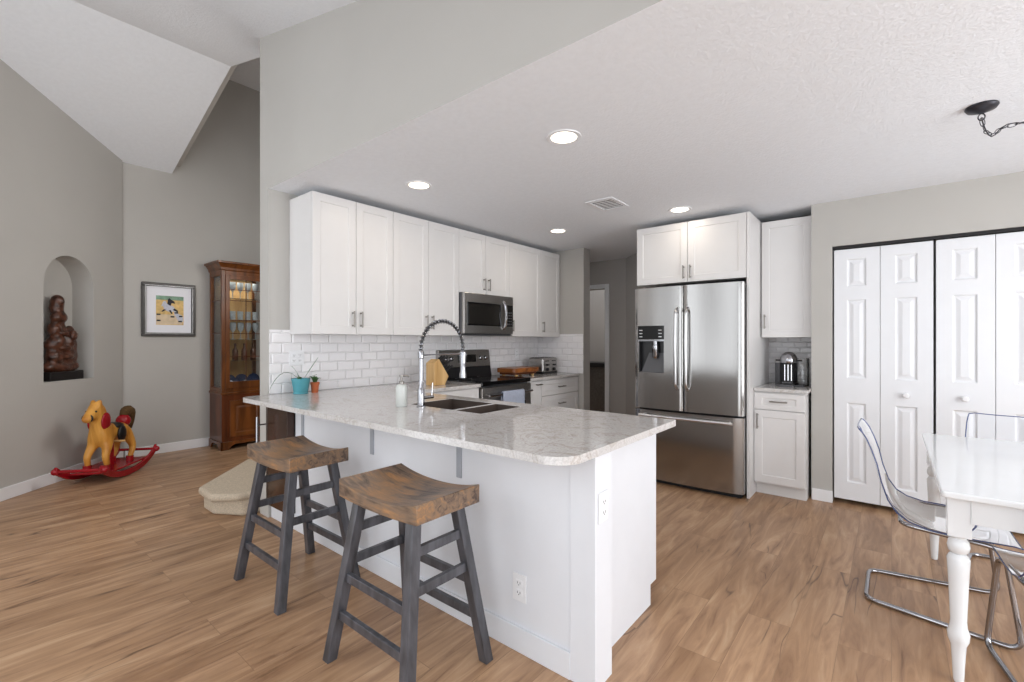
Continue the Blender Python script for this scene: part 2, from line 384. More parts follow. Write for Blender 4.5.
def thing(name, label, cat, loc=(0, 0, 0), rz=0, group=None):
    o = bpy.data.objects.new(name, None); COL.objects.link(o); o.empty_display_size = 0.1
    o.location = loc; o.rotation_euler = (0, 0, rz)
    return tag(o, label, cat, group)
def struct(name, bm, mat, **kw):
    o = obj(name, bm, mat, **kw); o['kind'] = 'structure'; return o
def kids(o): return [c for c in COL.objects if c.parent == o]
def dup(root, loc, rz, label):
    r = root.copy(); COL.objects.link(r); r.location = loc; r.rotation_euler = (0, 0, rz); r['label'] = label
    def rec(a, b):
        for ch in kids(a):
            c = ch.copy(); COL.objects.link(c); c.parent = b; rec(ch, c)
    rec(root, r)
    return r
def carve(bm_a, bm_b):
    """boolean difference a - b, returned as a bmesh"""
    ma = bpy.data.meshes.new('a'); bm_a.to_mesh(ma); bm_a.free()
    mb = bpy.data.meshes.new('b'); bm_b.to_mesh(mb); bm_b.free()
    oa = bpy.data.objects.new('a', ma); ob = bpy.data.objects.new('b', mb); COL.objects.link(oa); COL.objects.link(ob)
    md = oa.modifiers.new('x', 'BOOLEAN'); md.operation = 'DIFFERENCE'; md.object = ob; md.solver = 'EXACT'
    dg = bpy.context.evaluated_depsgraph_get(); dg.update()
    r = bmesh.new(); r.from_mesh(oa.evaluated_get(dg).to_mesh())
    bpy.data.objects.remove(oa); bpy.data.objects.remove(ob)
    return r

def panel_slab(w, h, t, panels, style):
    """door or drawer front: x 0..w, z 0..h, front face at y=-t; panels = [(x0,x1,z0,z1)] sunk (shaker) or raised"""
    bm = bmesh.new()
    xs = sorted(set([0, w] + [round(v, 5) for p in panels for v in p[:2]])); zs = sorted(set([0, h] + [round(v, 5) for p in panels for v in p[2:]]))
    g = {(i, j): bm.verts.new((x, -t, z)) for i, x in enumerate(xs) for j, z in enumerate(zs)}
    todo = []
    for i in range(len(xs) - 1):
        for j in range(len(zs) - 1):
            f = bm.faces.new((g[i, j], g[i + 1, j], g[i + 1, j + 1], g[i, j + 1]))
            cx, cz = (xs[i] + xs[i + 1]) / 2, (zs[j] + zs[j + 1]) / 2
            if any(p[0] < cx < p[1] and p[2] < cz < p[3] for p in panels): todo.append(f)
    bm.edges.ensure_lookup_table()
    ed = [e for e in bm.edges if e.is_boundary]
    r = bmesh.ops.extrude_edge_only(bm, edges=ed)
    nv = [v for v in r['geom'] if isinstance(v, bmesh.types.BMVert)]
    for v in nv: v.co.y = 0
    be = [e for e in bm.edges if e.is_boundary]
    bmesh.ops.contextual_create(bm, geom=be)
    bmesh.ops.recalc_face_normals(bm, faces=bm.faces)
    for f in todo:
        if style == 'shaker':
            bmesh.ops.inset_region(bm, faces=[f], thickness=0.003, depth=-0.006, use_even_offset=True)
        else:
            bmesh.ops.inset_region(bm, faces=[f], thickness=0.010, depth=-0.009, use_even_offset=True)
            bmesh.ops.inset_region(bm, faces=[f], thickness=0.010, depth=0.0, use_even_offset=True)
            bmesh.ops.inset_region(bm, faces=[f], thickness=0.022, depth=0.007, use_even_offset=True)
    return bm
def handle(parent, x, z, vertical=True, L=0.13, y=0.0, mat='nickel'):
    bm = NB(); h = L / 2; out = 0.028
    if vertical:
        bx(bm, x - .006, x + .006, y - out - .008, y - out, z - h, z + h)
        for s in (-1, 1): bx(bm, x - .005, x + .005, y - out, y, z + s * (h - .014) - .006, z + s * (h - .014) + .006)
    else:
        bx(bm, x - h, x + h, y - out - .008, y - out, z - .006, z + .006)
        for s in (-1, 1): bx(bm, x + s * (h - .014) - .006, x + s * (h - .014) + .006, y - out, y, z - .005, z + .005)
    return obj('handle', bm, mat, parent, bevel=0.0025)
def shaker(parent, name, x0, x1, z0, z1, hx=None, hz=None, hv=True, flat=False, rail=0.06, t=0.02, hl=0.13):
    w, h = x1 - x0, z1 - z0
    pn = [] if flat else [(rail, w - rail, min(rail, h * .3), h - min(rail, h * .3))]
    bm = panel_slab(w, h, t, pn, 'shaker')
    bmesh.ops.translate(bm, verts=bm.verts, vec=(x0, 0, z0))
    o = obj(name, bm, 'cab', parent, bevel=0.0015)
    if hx is not None: handle(o, hx, hz, hv, hl, -t)
    return o
def carcass(parent, w, h, d, z0=0, toe=0.0, mat='cab'):
    bm = NB()
    bx(bm, 0, w, 0.001, d, z0 + toe, z0 + h)
    if toe: bx(bm, 0, w, 0.07, d, z0, z0 + toe)
    return obj('body', bm, mat, parent, bevel=0.001)

# ------------------------------------------------------------------ the setting
XP = -6.60                      # picture wall
SN = -5.36                      # niche wall: x + y = SN
XK = -3.57                      # kitchen face of the side wall
YK = 1.50                       # living-room face of the wall above the kitchen opening
ZC = 2.44
XE = -3.715
RID = (-4.788, 3.885)
zA = lambda x: RID[1] - 0.325 * (RID[0] - x)
zB = lambda x: RID[1] - 0.252 * (x - RID[0])
XF = RID[0] + (RID[1] - ZC) / 0.252
YV = 1.676
YB = -1.0                       # how far the built room reaches behind the camera

struct('floor', bx(NB(), -7.2, 3.0, -.9, 8.6, -0.12, 0), 'floor')
struct('ceiling', bx(NB(), XK, 3.0, YK + .001, 8.6, ZC, ZC + .1), 'ceil')
struct('ceiling.001', prism(NB(), [(-7.2, YB, zA(-7.2)), (RID[0], YB, RID[1]), (RID[0], YB, RID[1] + .1), (-7.2, YB, zA(-7.2) + .1)], (0, YV - YB, 0)), 'ceil')
struct('ceiling.002', prism(NB(), [(RID[0], YB, RID[1]), (XF, YB, ZC), (XF, YB, ZC + .1), (RID[0], YB, RID[1] + .1)], (0, YK - YB, 0)), 'ceil')
struct('ceiling.003', prism(NB(), [(RID[0], YK, RID[1]), (XE, YK, zB(XE)), (XE, YK, zB(XE) + .1), (RID[0], YK, RID[1] + .1)], (0, YV - YK, 0)), 'ceil')
struct('ceiling.004', bx(NB(), XF, 3.0, YB, YK, ZC, ZC + .1), 'ceil')
struct('ceiling.005', bx(NB(), -7.2, XE, YV, 5.2, 4.68, 4.78), 'ceil')
struct('wall_stairwell_upper', prism(NB(), [(-7.2, YV, zA(-7.2) + .1), (RID[0], YV, RID[1] + .1), (XE, YV, zB(XE) + .1), (XE, YV, 4.7), (-7.2, YV, 4.7)], (0, .08, 0)), 'wall')
# picture wall, stairwell end, side wall of the kitchen, wall over the opening
struct('wall_left', bx(NB(), XP - .12, XP, SN - XP - .1, 5.2, 0, 4.7), 'wall')
struct('wall_stairwell_end', bx(NB(), XP, XE, 5.1, 5.2, 0, 4.7), 'wall')
bm = NB(); bx(bm, XE, XK, YK, 5.2, 0, 4.7)
struct('wall_kitchen_side', bm, 'wall')
struct('wall_over_opening', bx(NB(), XK, 3.0, YK, YK + .14, ZC + .0005, 4.0), 'wall')
# niche wall at 45 degrees (local x runs along the wall towards the corner, y = into the wall)
u = Vector((-.70711, .70711, 0)); nrm = Vector((-.70711, -.70711, 0))
P0 = Vector((-5.9, SN + 5.9, 0))
def NW(s, d, z): return P0 + u * s + nrm * d + Vector((0, 0, z))
wall = NB(); prism(wall, [NW(-2.0, 0, 0), NW(.948, 0, 0), NW(1.08, .3, 0), NW(-2.0, .3, 0)], (0, 0, 4.3))
arch = [(-.005, .935), (.555, .935)] + [(.275 + .28 * math.cos(a), 1.84 + .285 * math.sin(a)) for a in [PI * i / 24 for i in range(25)]]
cut = NB(); prism(cut, [NW(s, -.05, z) for s, z in arch], nrm * .25)
o = struct('wall_niche', carve(wall, cut), 'wall', smooth=True)
# right wall with its window opening
bm = NB(); bx(bm, 2.7, 2.8, .3, .9, 0, 2.45); bx(bm, 2.7, 2.8, 3.7, 4.6, 0, 2.45); bx(bm, 2.7, 2.8, .9, 3.7, 2.3, 2.45); bx(bm, 2.7, 2.8, .9, 3.7, 0, .2)
struct('wall_right', bm, 'wall')
bm = NB()
for y in (.9, 2.27, 3.64): bx(bm, 2.74, 2.79, y, y + .06, .2, 2.3)
for z in (.2, 2.24): bx(bm, 2.74, 2.79, .9, 3.7, z, z + .06)
struct('window_1', bm, 'white')
# pantry wall with closet opening, alcove, hallway
YP = 4.541
PX0, PX1 = -.372, .875
bm = NB(); bx(bm, -.514, PX0, YP, 5.0, 0, ZC); bx(bm, PX1, 2.8, YP, YP + .12, 0, ZC); bx(bm, PX0, PX1, YP, YP + .12, 2.075, ZC)
struct('wall_pantry', bm, 'wall')
struct('wall_pantry_closet', bx(NB(), -.514, 2.8, 5.0, 5.1, 0, ZC), 'wall')
struct('wall_back', bx(NB(), -2.02, -.514, 5.0, 5.1, 0, ZC), 'wall')
struct('wall_back_stub', bx(NB(), XK, -2.885, 4.88, 5.03, 0, ZC), 'wall')
XD0, XD1, ZD = -3.36, -3.11, 2.05
bm = NB(); bx(bm, XD1, -2.80, 5.86, 5.98, 0, ZC); bx(bm, -4.6, XD1, 5.86, 5.98, ZD, ZC); bx(bm, -4.6, -3.95, 5.86, 5.98, 0, ZD)
prism(bm, [(-2.80, 5.86, 0), (-1.98, 5.06, 0), (-1.9, 5.14, 0), (-2.75, 5.98, 0)], (0, 0, ZC))
struct('wall_hallway', bm, 'hall')
struct('wall_hallway_left', bx(NB(), -4.7, -4.6, 5.2, 8.0, 0, ZC), 'hall')
struct('wall_hallway_far', bx(NB(), -4.7, -1.9, 7.6, 7.7, 0, ZC), 'hall')
struct('wall_hallway_right', bx(NB(), -2.3, -2.2, 5.9, 7.6, 0, ZC), 'hall')
bm = NB(); bx(bm, XD1, XD1 + .062, 5.835, 5.86, 0, ZD + .06); bx(bm, -3.95, XD1, 5.835, 5.86, ZD, ZD + .06)
struct('door_3', bm, 'white', bevel=.004)
# recessed tile backsplashes
struct('wall_backsplash_side', bx(NB(), XK + .0005, XK + .010, 1.505, 4.88, .915, 1.395), 'tile_y')
struct('wall_backsplash_stub', bx(NB(), XK + .01, -2.886, 4.870, 4.8795, .915, 1.395), 'tile_x')
struct('wall_backsplash_alcove', bx(NB(), -.93, -.515, 4.99, 4.9995, .915, 1.37), 'tile_flat')
# baseboards
bm = NB(); prism(bm, [NW(-2.0, -.014, 0), NW(.948, -.014, 0), NW(.948, 0, 0), NW(-2.0, 0, 0)], (0, 0, .105))
struct('baseboard_niche', bm, 'white', bevel=.004)
struct('baseboard_left', bx(NB(), XP, XP + .014, SN - XP, 5.1, 0, .105), 'white', bevel=.004)
struct('baseboard_pantry', bx(NB(), -.51, PX0 + .004, YP - .014, YP, 0, .095), 'white', bevel=.004)
struct('baseboard_hallway', bx(NB(), XD1 + .065, -2.80, 5.846, 5.86, 0, .095), 'white', bevel=.004)

# closet doors: two bifold pairs
def bifold(name, edges, knob_leaf):
    root = bpy.data.objects.new(name, None); COL.objects.link(root); root['kind'] = 'structure'
    root.location = (edges[0], YP + .03, 0)
    for i in range(2):
        x0 = edges[i] - edges[0] + .0015; x1 = edges[i + 1] - edges[0] - .0015; w = x1 - x0; z0 = .04
        a = w * .29
        pn = [(a, w - a, .18 - z0, .816 - z0), (a, w - a, 1.014 - z0, 1.64 - z0), (a, w - a, 1.745 - z0, 1.965 - z0)]
        bm = panel_slab(w, 2.005, .033, pn, 'raised'); bmesh.ops.translate(bm, verts=bm.verts, vec=(x0, .03, z0))
        leaf = obj('door_leaf', bm, 'door', root, bevel=.0015)
        if i == knob_leaf:
            k = NB(); lathe(k, [(.009, 0), (.009, .012), (.019, .018), (.021, .028), (.014, .036), (0, .038)], n=16)
            bmesh.ops.rotate(k, verts=k.verts, matrix=Matrix.Rotation(PI / 2, 3, 'X')); bmesh.ops.translate(k, verts=k.verts, vec=(x0 + w / 2, -.003, .90))
            obj('knob', k, 'white', leaf, smooth=True)
bifold('door_1', (-.362, -.068, .238), 1)
bifold('door_2', (.250, .554, .862), 0)
tr = struct('trim_1', bx(NB(), PX0 + .002, PX1 - .002, YP + .012, YP + .055, 2.052, 2.0745), 'gap')

# ------------------------------------------------------------------ upper cabinets on the side wall (face +X)
UF = -3.218
ups = [((1.655, 2.009, 2.354), 1.362, 'white wall cabinet nearest the bare wall end, its grey side showing'),
       ((2.354, 2.736, 3.114), 1.362, 'white two-door wall cabinet directly left of the microwave'),
       ((3.114, 3.495, 3.877), 1.785, 'short white wall cabinet above the steel microwave'),
       ((3.877, 4.456), 1.362, 'tall single-door white wall cabinet directly right of the microwave'),
       ((4.456, 4.862), 1.362, 'narrow white wall cabinet at the back wall, above the toaster')]
for ys, zb, lab in ups:
    t = thing('wall_cabinet', lab, 'cabinet', (UF - .02, ys[0], zb), PI / 2, 'white shaker wall cabinets')
    w = ys[-1] - ys[0]; h = 2.392 - zb
    carcass(t, w - .001, h, .33)
    n = len(ys) - 1
    for i in range(n):
        a, b = ys[i] - ys[0], ys[i + 1] - ys[0]
        hx = (b - .035 if i == 0 else a + .035) if n == 2 else a + .035
        shaker(t, 'door', a + .0015, b - .0025, .0, h, hx, .115 if zb < 1.5 else .10, True, hl=.125)
# ------------------------------------------------------------------ microwave
t = thing('microwave', 'stainless over-the-range microwave under the short wall cabinet', 'microwave', (-3.155, 3.118, 1.372), PI / 2)
W = .742
obj('body', bx(NB(), 0, W, .03, .40, 0, .408), 'greymetal', t, bevel=.003)
bm = NB(); bx(bm, 0, W, 0, .03, .012, .408)
body = obj('front_panel', bm, 'steel_h', t, bevel=.004)
bm = NB(); bx(bm, .04, .54, -.006, 0.001, .09, .318)
dr = obj('door_window', bm, 'blackglass', t, bevel=.006)
bm = NB(); bx(bm, .055, .50, -.008, -.006, .105, .30)
obj('window_screen', bm, 'darkglass', dr, bevel=.004)
bm = NB(); tube(bm, [(.578, -.0, .06), (.578, -.03, .10), (.578, -.048, .21), (.578, -.03, .32), (.578, -.0, .355)], .012, 8)
obj('handle', bm, 'chrome', t, smooth=True)
cp = obj('control_panel', bx(NB(), .605, .735, -.005, .001, .09, .318), 'blackglass', t, bevel=.004)
bm = NB()
for r in range(5):
    for c in range(3): bx(bm, .625 + c * .033, .647 + c * .033, -.007, -.005, .11 + r * .03, .125 + r * .03)
obj('button', bm, 'greymetal', cp)
obj('display', bx(NB(), .625, .715, -.007, -.005, .275, .30), 'darkglass', cp)
obj('vent_grille', bx(NB(), .01, W - .01, .004, .39, -.006, .0), 'dark', t)

# ------------------------------------------------------------------ base cabinets of the side run
BF = -2.95
t = thing('base_cabinet', 'white base cabinet between the sink counter and the range', 'cabinet', (BF - .02, 2.345, 0), PI / 2, 'white base cabinets of the side run')
carcass(t, .765, .884, .595, toe=.1)
shaker(t, 'drawer', .002, .763, .72, .875, .38, .80, False)
shaker(t, 'door', .002, .38, .105, .715, .34, .62); shaker(t, 'door', .384, .763, .105, .715, .42, .62)
t = thing('base_cabinet', 'narrow white base cabinet directly right of the range', 'cabinet', (BF - .02, 3.883, 0), PI / 2, 'white base cabinets of the side run')
carcass(t, .215, .884, .595, toe=.1)
shaker(t, 'door', .002, .213, .105, .875, .15, .84, False, flat=True, hl=.10)
t = thing('base_cabinet', 'white drawer cabinet below the toaster at the back wall', 'cabinet', (BF - .02, 4.10, 0), PI / 2, 'white base cabinets of the side run')
carcass(t, .765, .884, .595, toe=.1)
shaker(t, 'drawer', .002, .763, .705, .875, .38, .79, False)
shaker(t, 'drawer', .002, .763, .405, .70, .38, .60, False)
shaker(t, 'drawer', .002, .763, .105, .40, .38, .30, False)

# ------------------------------------------------------------------ range
t = thing('range', 'stainless electric range with black glass cooktop', 'range', (-2.945, 3.118, 0), PI / 2)
W = .757
obj('body', bx(NB(), 0, W, .03, .615, .02, .895), 'greymetal', t, bevel=.003)
bm = NB(); bx(bm, 0, W, -.02, .615, .885, .928)
ct = obj('cooktop', bm, 'blackglass', t, bevel=.01)
for (x, y, r) in ((.2, .16, .11), (.56, .16, .085), (.2, .42, .085), (.56, .42, .11)):
    bm = NB(); lathe(bm, [(r, 0), (r, .0006), (r - .004, .0006), (r - .004, 0)], (x, y, .928), 32, ring=True)
    obj('burner_ring', bm, 'greymetal', ct)
bm = NB(); prism(bm, [(0, .53, .926), (0, .615, .926), (0, .615, 1.07), (0, .56, 1.07)], (W, 0, 0))
obj('backguard', bm, 'dark', t, bevel=.006)
bm = NB(); prism(bm, [(0, .548, 1.035), (0, .618, 1.035), (0, .618, 1.215), (0, .575, 1.215)], (W, 0, 0))
cs = obj('control_console', bm, 'steel_h', t, bevel=.006)
def on_console(x, z): return (x, .548 + .027 * (z - 1.035) / .18, z)
for x in (.08, .16, .60, .68):
    bm = NB(); c = on_console(x, 1.125); lathe(bm, [(.024, 0), (.022, .02), (.016, .024), (0, .024)], n=16)
    bmesh.ops.rotate(bm, verts=bm.verts, matrix=Matrix.Rotation(PI / 2, 3, 'X')); bmesh.ops.translate(bm, verts=bm.verts, vec=c)
    obj('knob', bm, 'chrome', cs, smooth=True)
bm = NB(); prism(bm, [(.26, .545, 1.085), (.26, .56, 1.085), (.26, .568, 1.165), (.26, .553, 1.165)], (.26, 0, 0)); obj('display', bm, 'blackglass', cs)
od = obj('oven_door', bx(NB(), .006, W - .006, -.025, .03, .20, .872), 'steel_h', t, bevel=.005)
obj('window', bx(NB(), .10, W - .10, -.028, -.024, .34, .70), 'blackglass', od, bevel=.01)
bm = NB(); tube(bm, [(.05, -.075, .80), (W - .05, -.075, .80)], .012, 10)
for x in (.07, W - .07): tube(bm, [(x, -.075, .80), (x, -.02, .80)], .009, 8)
obj('handle', bm, 'chrome', od, smooth=True)
obj('drawer', bx(NB(), .006, W - .006, -.022, .03, .03, .19), 'steel_h', t, bevel=.005)
# towel over the oven handle
bm = NB()
for side, zb in ((-1, .40), (1, .46)):
    rows = []
    for j in range(9):
        f = j / 8; z = .815 * (1 - f) + zb * f
        rows.append([bm.verts.new((0.23 + .33 * i / 16, -.075 + side * (.016 + .004 * math.sin(i * 1.15) * f), z)) for i in range(17)])
    for a, b in zip(rows, rows[1:]):
        for i in range(16): bm.faces.new((a[i], a[i + 1], b[i + 1], b[i]))
    if side == -1: first = rows[0]
    else:
        top = [bm.verts.new((v.co.x, -.075, .829)) for v in first]
        for i in range(16): bm.faces.new((first[i], first[i + 1], top[i + 1], top[i])); bm.faces.new((top[i], top[i + 1], rows[0][i + 1], rows[0][i]))
bmesh.ops.recalc_face_normals(bm, faces=bm.faces)
o = obj('dish_towel', bm, 'towel', smooth='all'); s = o.modifiers.new('s', 'SOLIDIFY'); s.thickness = .003
o.location = (-2.945, 3.118, 0); o.rotation_euler = (0, 0, PI / 2)
tag(o, 'pale blue-grey dish towel hanging over the oven door handle', 'towel')

# ------------------------------------------------------------------ worktops
def round_poly(pts, z):
    out = []
    n = len(pts)
    for i, (x, y, r) in enumerate(pts):
        p = Vector((x, y, z))
        if r == 0: out.append(p); continue
        a = Vector((pts[i - 1][0], pts[i - 1][1], z)) - p; b = Vector((pts[(i + 1) % n][0], pts[(i + 1) % n][1], z)) - p
        a.normalize(); b.normalize(); c = p + (a + b) * r
        for k in range(9):
            th = PI / 2 * k / 8
            out.append(c - b * r * math.cos(th) - a * r * math.sin(th))
    return out
slab = NB()
prism(slab, round_poly([(-3.559, 1.497, 0), (-3.559, 1.297, .085), (-.835, 1.297, .11), (-.835, 2.32, .012), (-2.93, 2.32, 0), (-2.93, 3.114, 0), (-3.559, 3.114, 0)], .884), (0, 0, .03))
cut = NB(); bx(cut, -2.345, -1.955, 1.835, 2.20, .8, 1.0); bx(cut, -1.935, -1.727, 1.835, 2.20, .8, 1.0)
cut_bm = carve(slab, cut)
o = obj('countertop', cut_bm, 'quartz', bevel=.004); tag(o, 'long speckled quartz countertop over the peninsula, with the sink cut out', 'countertop', 'quartz countertops')
o = obj('countertop', bx(NB(), -3.559, -2.93, 3.878, 4.869, .885, .914), 'quartz', bevel=.004); tag(o, 'quartz countertop under the toaster and wooden board', 'countertop', 'quartz countertops')
# sink
t = thing('kitchen_sink', 'double-bowl steel sink set into the peninsula countertop', 'sink', (-2.035, 2.0175, .70))
for x0, x1 in ((-.3095, .0795), (.1005, .3075)):
    bm = NB(); e = .004
    bx(bm, x0, x1, -.182, .182, 0, .2115); cut = NB(); bx(cut, x0 + e, x1 - e, -.1785, .1785, .004, .3)
    b = obj('bowl', carve(bm, cut), 'sinkdark', t)
    bm = NB(); lathe(bm, [(.03, .004), (.03, .007), (.02, .006), (0, .006)], ((x0 + x1) / 2, 0, 0), 20); obj('drain', bm, 'chrome', b, smooth=True)
# faucet
t = thing('faucet', 'chrome spring-neck kitchen faucet standing beside the sink', 'faucet', (-2.175, 1.79, .914))
bm = NB(); lathe(bm, [(.027, 0), (.027, .006), (.021, .012), (.021, .105), (.017, .112), (.0135, .12), (.0135, .29), (.018, .295), (.018, .33), (.013, .34), (.0, .34)], n=20)
obj('body', bm, 'chrome', t, smooth=True)
R = .175; arc = [(0, R - R * math.cos(a), .345 + R * math.sin(a)) for a in [PI * i / 28 for i in range(29)]]
arc = [(0, 0, .33)] + arc + [(0, 2 * R, .325)]
bm = NB(); tube(bm, arc, .009, 8); hs = obj('hose', bm, 'dark', t, smooth=True)
A = [Vector(p) for p in arc]
L = [0]
for a, b in zip(A, A[1:]): L.append(L[-1] + (b - a).length)
def at(s):
    for i in range(len(L) - 1):
        if s <= L[i + 1] + 1e-9: return A[i].lerp(A[i + 1], (s - L[i]) / (L[i + 1] - L[i])), (A[i + 1] - A[i]).normalized()
    return A[-1], (A[-1] - A[-2]).normalized()
turns = 24; N = turns * 10; pts = []
for i in range(N + 1):
    c, d = at(L[-1] * i / N); s1 = Vector((1, 0, 0)); s2 = d.cross(s1)
    ph = 2 * PI * i / 10; pts.append(c + (s1 * math.cos(ph) + s2 * math.sin(ph)) * .0135)
bm = NB(); tube(bm, pts, .0024, 5); obj('spring_coil', bm, 'chrome', t, smooth=True)
bm = NB(); lathe(bm, [(.012, .335), (.017, .33), (.021, .30), (.021, .25), (.018, .23), (.018, .20), (.023, .18), (.023, .155), (0, .155)][::-1], (0, 2 * R, 0), 18); obj('spray_head', bm, 'chrome', t, smooth=True)
bm = NB(); tube(bm, [(0, .01, .312), (0, 2 * R - .02, .312)], .005, 8); lathe(bm, [(.0215, .30), (.026, .30), (.026, .322), (.0215, .322)], (0, 2 * R, 0), 16, ring=True); obj('docking_arm', bm, 'chrome', t, smooth=True)
bm = NB(); tube(bm, [(0, .015, .055), (0, .095, .055)], .010, 10); tube(bm, [(0, .082, .055), (.0, .09, .14)], .004, 8); obj('lever_handle', bm, 'chrome', t, smooth=True)
# soap dispenser
t = thing('soap_dispenser', 'frosted glass soap dispenser with steel pump, left of the faucet', 'soap dispenser', (-2.29, 1.735, .914))
bm = NB(); lathe(bm, [(.030, 0), (.034, .006), (.034, .115), (.028, .13), (.015, .137), (0, .137)], n=20); obj('bottle', bm, 'soap', t, smooth=True)
bm = NB(); lathe(bm, [(.016, .135), (.016, .152), (.006, .156), (.006, .178), (.013, .18), (.013, .19), (0, .19)], n=14); tube(bm, [(0, 0, .184), (.028, .022, .186), (.036, .029, .178)], .005, 8); obj('pump', bm, 'nickel', t, smooth=True)

# ------------------------------------------------------------------ peninsula
t = thing('peninsula', 'white panelled peninsula base under the long countertop', 'kitchen peninsula', (-.85, 1.53, 0))
bm = NB(); bx(bm, -2.36, -.10, 0, .12, 0, .884); bx(bm, -2.715, -2.36, .10, .12, 0, .884); bx(bm, -2.36, -.03, .1, .125, 0, .884)
obj('front_panel', bm, 'pen', t, bevel=.001)
bm = NB(); bx(bm, -.11, 0, -.008, .125, 0, .884); obj('end_post', bm, 'pen', t, bevel=.0015)
bm = NB(); bx(bm, -2.715, -.11, -.012, 0.001, 0, .105); obj('base_molding', bm, 'pen', t, bevel=.003)
bm = NB(); bx(bm, -2.715, -.075, .125, .75, .10, .884); bx(bm, -2.715, -.075, .125, .68, 0, .10)
cut = NB(); bx(cut, -1.52, -.85, .285, .695, .6, 1.0)
obj('cabinet_body', carve(bm, cut), 'pen', t)
for i in range(5):
    x0 = -1.93 + i * .37
    bm = panel_slab(.364, .77, .018, [(.06, .304, .06, .71)], 'shaker'); bmesh.ops.rotate(bm, verts=bm.verts, matrix=Matrix.Rotation(PI, 3, 'Z'))
    bmesh.ops.translate(bm, verts=bm.verts, vec=(x0 + .366, .75, .105)); obj('door', bm, 'cab', t, bevel=.0015)
for x in (-3.10, -2.285, -1.577):
    bm = NB(); xx = x + .85; bx(bm, xx - .016, xx + .016, -.007, 0, .665, .882); bx(bm, xx - .016, xx + .016, -.17, 0, .876, .8835)
    obj('bracket', bm, 'bracket', t, bevel=.001)
# beverage cooler at the wall end of the peninsula
t = thing('beverage_cooler', 'dark brown fronted undercounter cooler with steel bar handle, beside the wall end', 'beverage cooler', (-3.565, 1.50, 0))
obj('body', bx(NB(), 0, .345, .03, .125, .105, .86), 'dark', t)
dr = obj('door', bx(NB(), .002, .343, -.02, .03, .11, .85), 'brown', t, bevel=.003)
obj('door_trim', bx(NB(), .022, .028, -.023, -.02, .11, .85), 'nickel', dr)
bm = NB(); tube(bm, [(.012, -.085, .47), (.012, -.085, .76)], .009, 10)
for z in (.50, .70): tube(bm, [(.012, -.085, z), (.012, -.02, z)], .006, 8)
obj('handle', bm, 'chrome', dr, smooth=True)

def outlet(label, loc, rz, double=False):
    t = thing('wall_outlet', label, 'outlet', loc, rz, 'white electrical outlets')
    w = .058 if double else .036
    obj('cover_plate', bx(NB(), -w, w, -.005, 0, -.058, .058), 'white', t, bevel=.002)
    for cx in ((-.023, .023) if double else (0,)):
        for s in (-1, 1):
            bm = NB(); bx(bm, cx - .017, cx + .017, -.0075, -.004, s * .02 - .014, s * .02 + .014); k = obj('socket', bm, 'white', t, bevel=.002)
            bm = NB(); bx(bm, cx - .008, cx - .0055, -.0079, -.007, s * .02 - .003, s * .02 + .006); bx(bm, cx + .0055, cx + .008, -.0079, -.007, s * .02 - .003, s * .02 + .006); bx(bm, cx - .002, cx + .002, -.0079, -.007, s * .02 - .009, s * .02 - .005)
            obj('slot', bm, 'gap', k)
outlet('white outlet low on the front of the peninsula', (-1.213, 1.529, .27), 0)
outlet('white outlet high on the end post of the peninsula', (-.849, 1.577, .68), PI / 2)
outlet('white double outlet on the tiles above the turquoise pot', (XK + .011, 1.705, 1.18), PI / 2, True)
outlet('small white outlet on the tiles between range and toaster', (XK + .011, 4.42, 1.16), PI / 2)

# ------------------------------------------------------------------ refrigerator and its surround
FX0, FX1, FY = -1.885, -.937, 4.125
t = thing('refrigerator', 'stainless French-door refrigerator with ice dispenser', 'refrigerator', (FX0, FY, 0))
W = FX1 - FX0
obj('body', bx(NB(), .012, W - .012, .085, .80, .03, 1.785), 'greymetal', t, bevel=.004)
obj('base_grille', bx(NB(), .03, W - .03, .05, .20, .0, .06), 'gap', t)
def curved(x0, x1, z0, z1, bulge=.026, edge=.02, d=.078, full=(0, 1)):
    """steel door, slightly bowed across the whole fridge width"""
    bm = NB(); n = 22; fr = []
    for i in range(n + 1):
        x = x0 + (x1 - x0) * i / n
        yy = -bulge * (1 - (2 * (x / W) - 1) ** 2)
        e = min(x - x0, x1 - x)
        if e < edge: yy += (1 - math.sqrt(max(0, 1 - (1 - e / edge) ** 2))) * edge * .8
        fr.append((x, yy))
    poly = [(x, y, z0) for x, y in fr] + [(x1, d, z0), (x0, d, z0)]
    prism(bm, poly, (0, 0, z1 - z0)); return bm
md = .462
bm = curved(.0, md - .003, .690, 1.80)
cut = NB(); bx(cut, .048, .293, -.06, .05, 1.02, 1.315)
ld = obj('door', carve(bm, cut), 'steel', t, smooth=True)
rd = obj('door', curved(md + .003, W, .690, 1.80), 'steel', t, smooth=True)
fd = obj('freezer_drawer', curved(0, W, .045, .672), 'steel', t, smooth=True)
def fy(x): return -.026 * (1 - (2 * (x / W) - 1) ** 2)
dp = obj('dispenser', bx(NB(), .046, .295, fy(.29) - .006, .045, 1.325, 1.45), 'blackglass', ld, bevel=.003)
bm = NB(); bx(bm, .048, .293, .045, .05, 1.02, 1.315); bx(bm, .048, .054, fy(.05) , .05, 1.02, 1.315)
obj('dispenser_recess', bm, 'dark', ld)
bm = NB(); prism(bm, [(.075, .044, 1.022), (.293, .044, 1.022), (.293, .002, 1.022), (.060, .002, 1.022)], (0, 0, .002))
prism(bm, [(.293, .0, 1.022), (.293, .046, 1.022), (.293, .046, 1.315), (.293, .02, 1.315)], (-.003, 0, 0))
prism(bm, [(.072, .0, 1.022), (.290, .0, 1.022), (.290, .04, 1.20), (.13, .04, 1.20)], (0, .004, 0)); obj('drip_chute', bm, 'greymetal', ld)
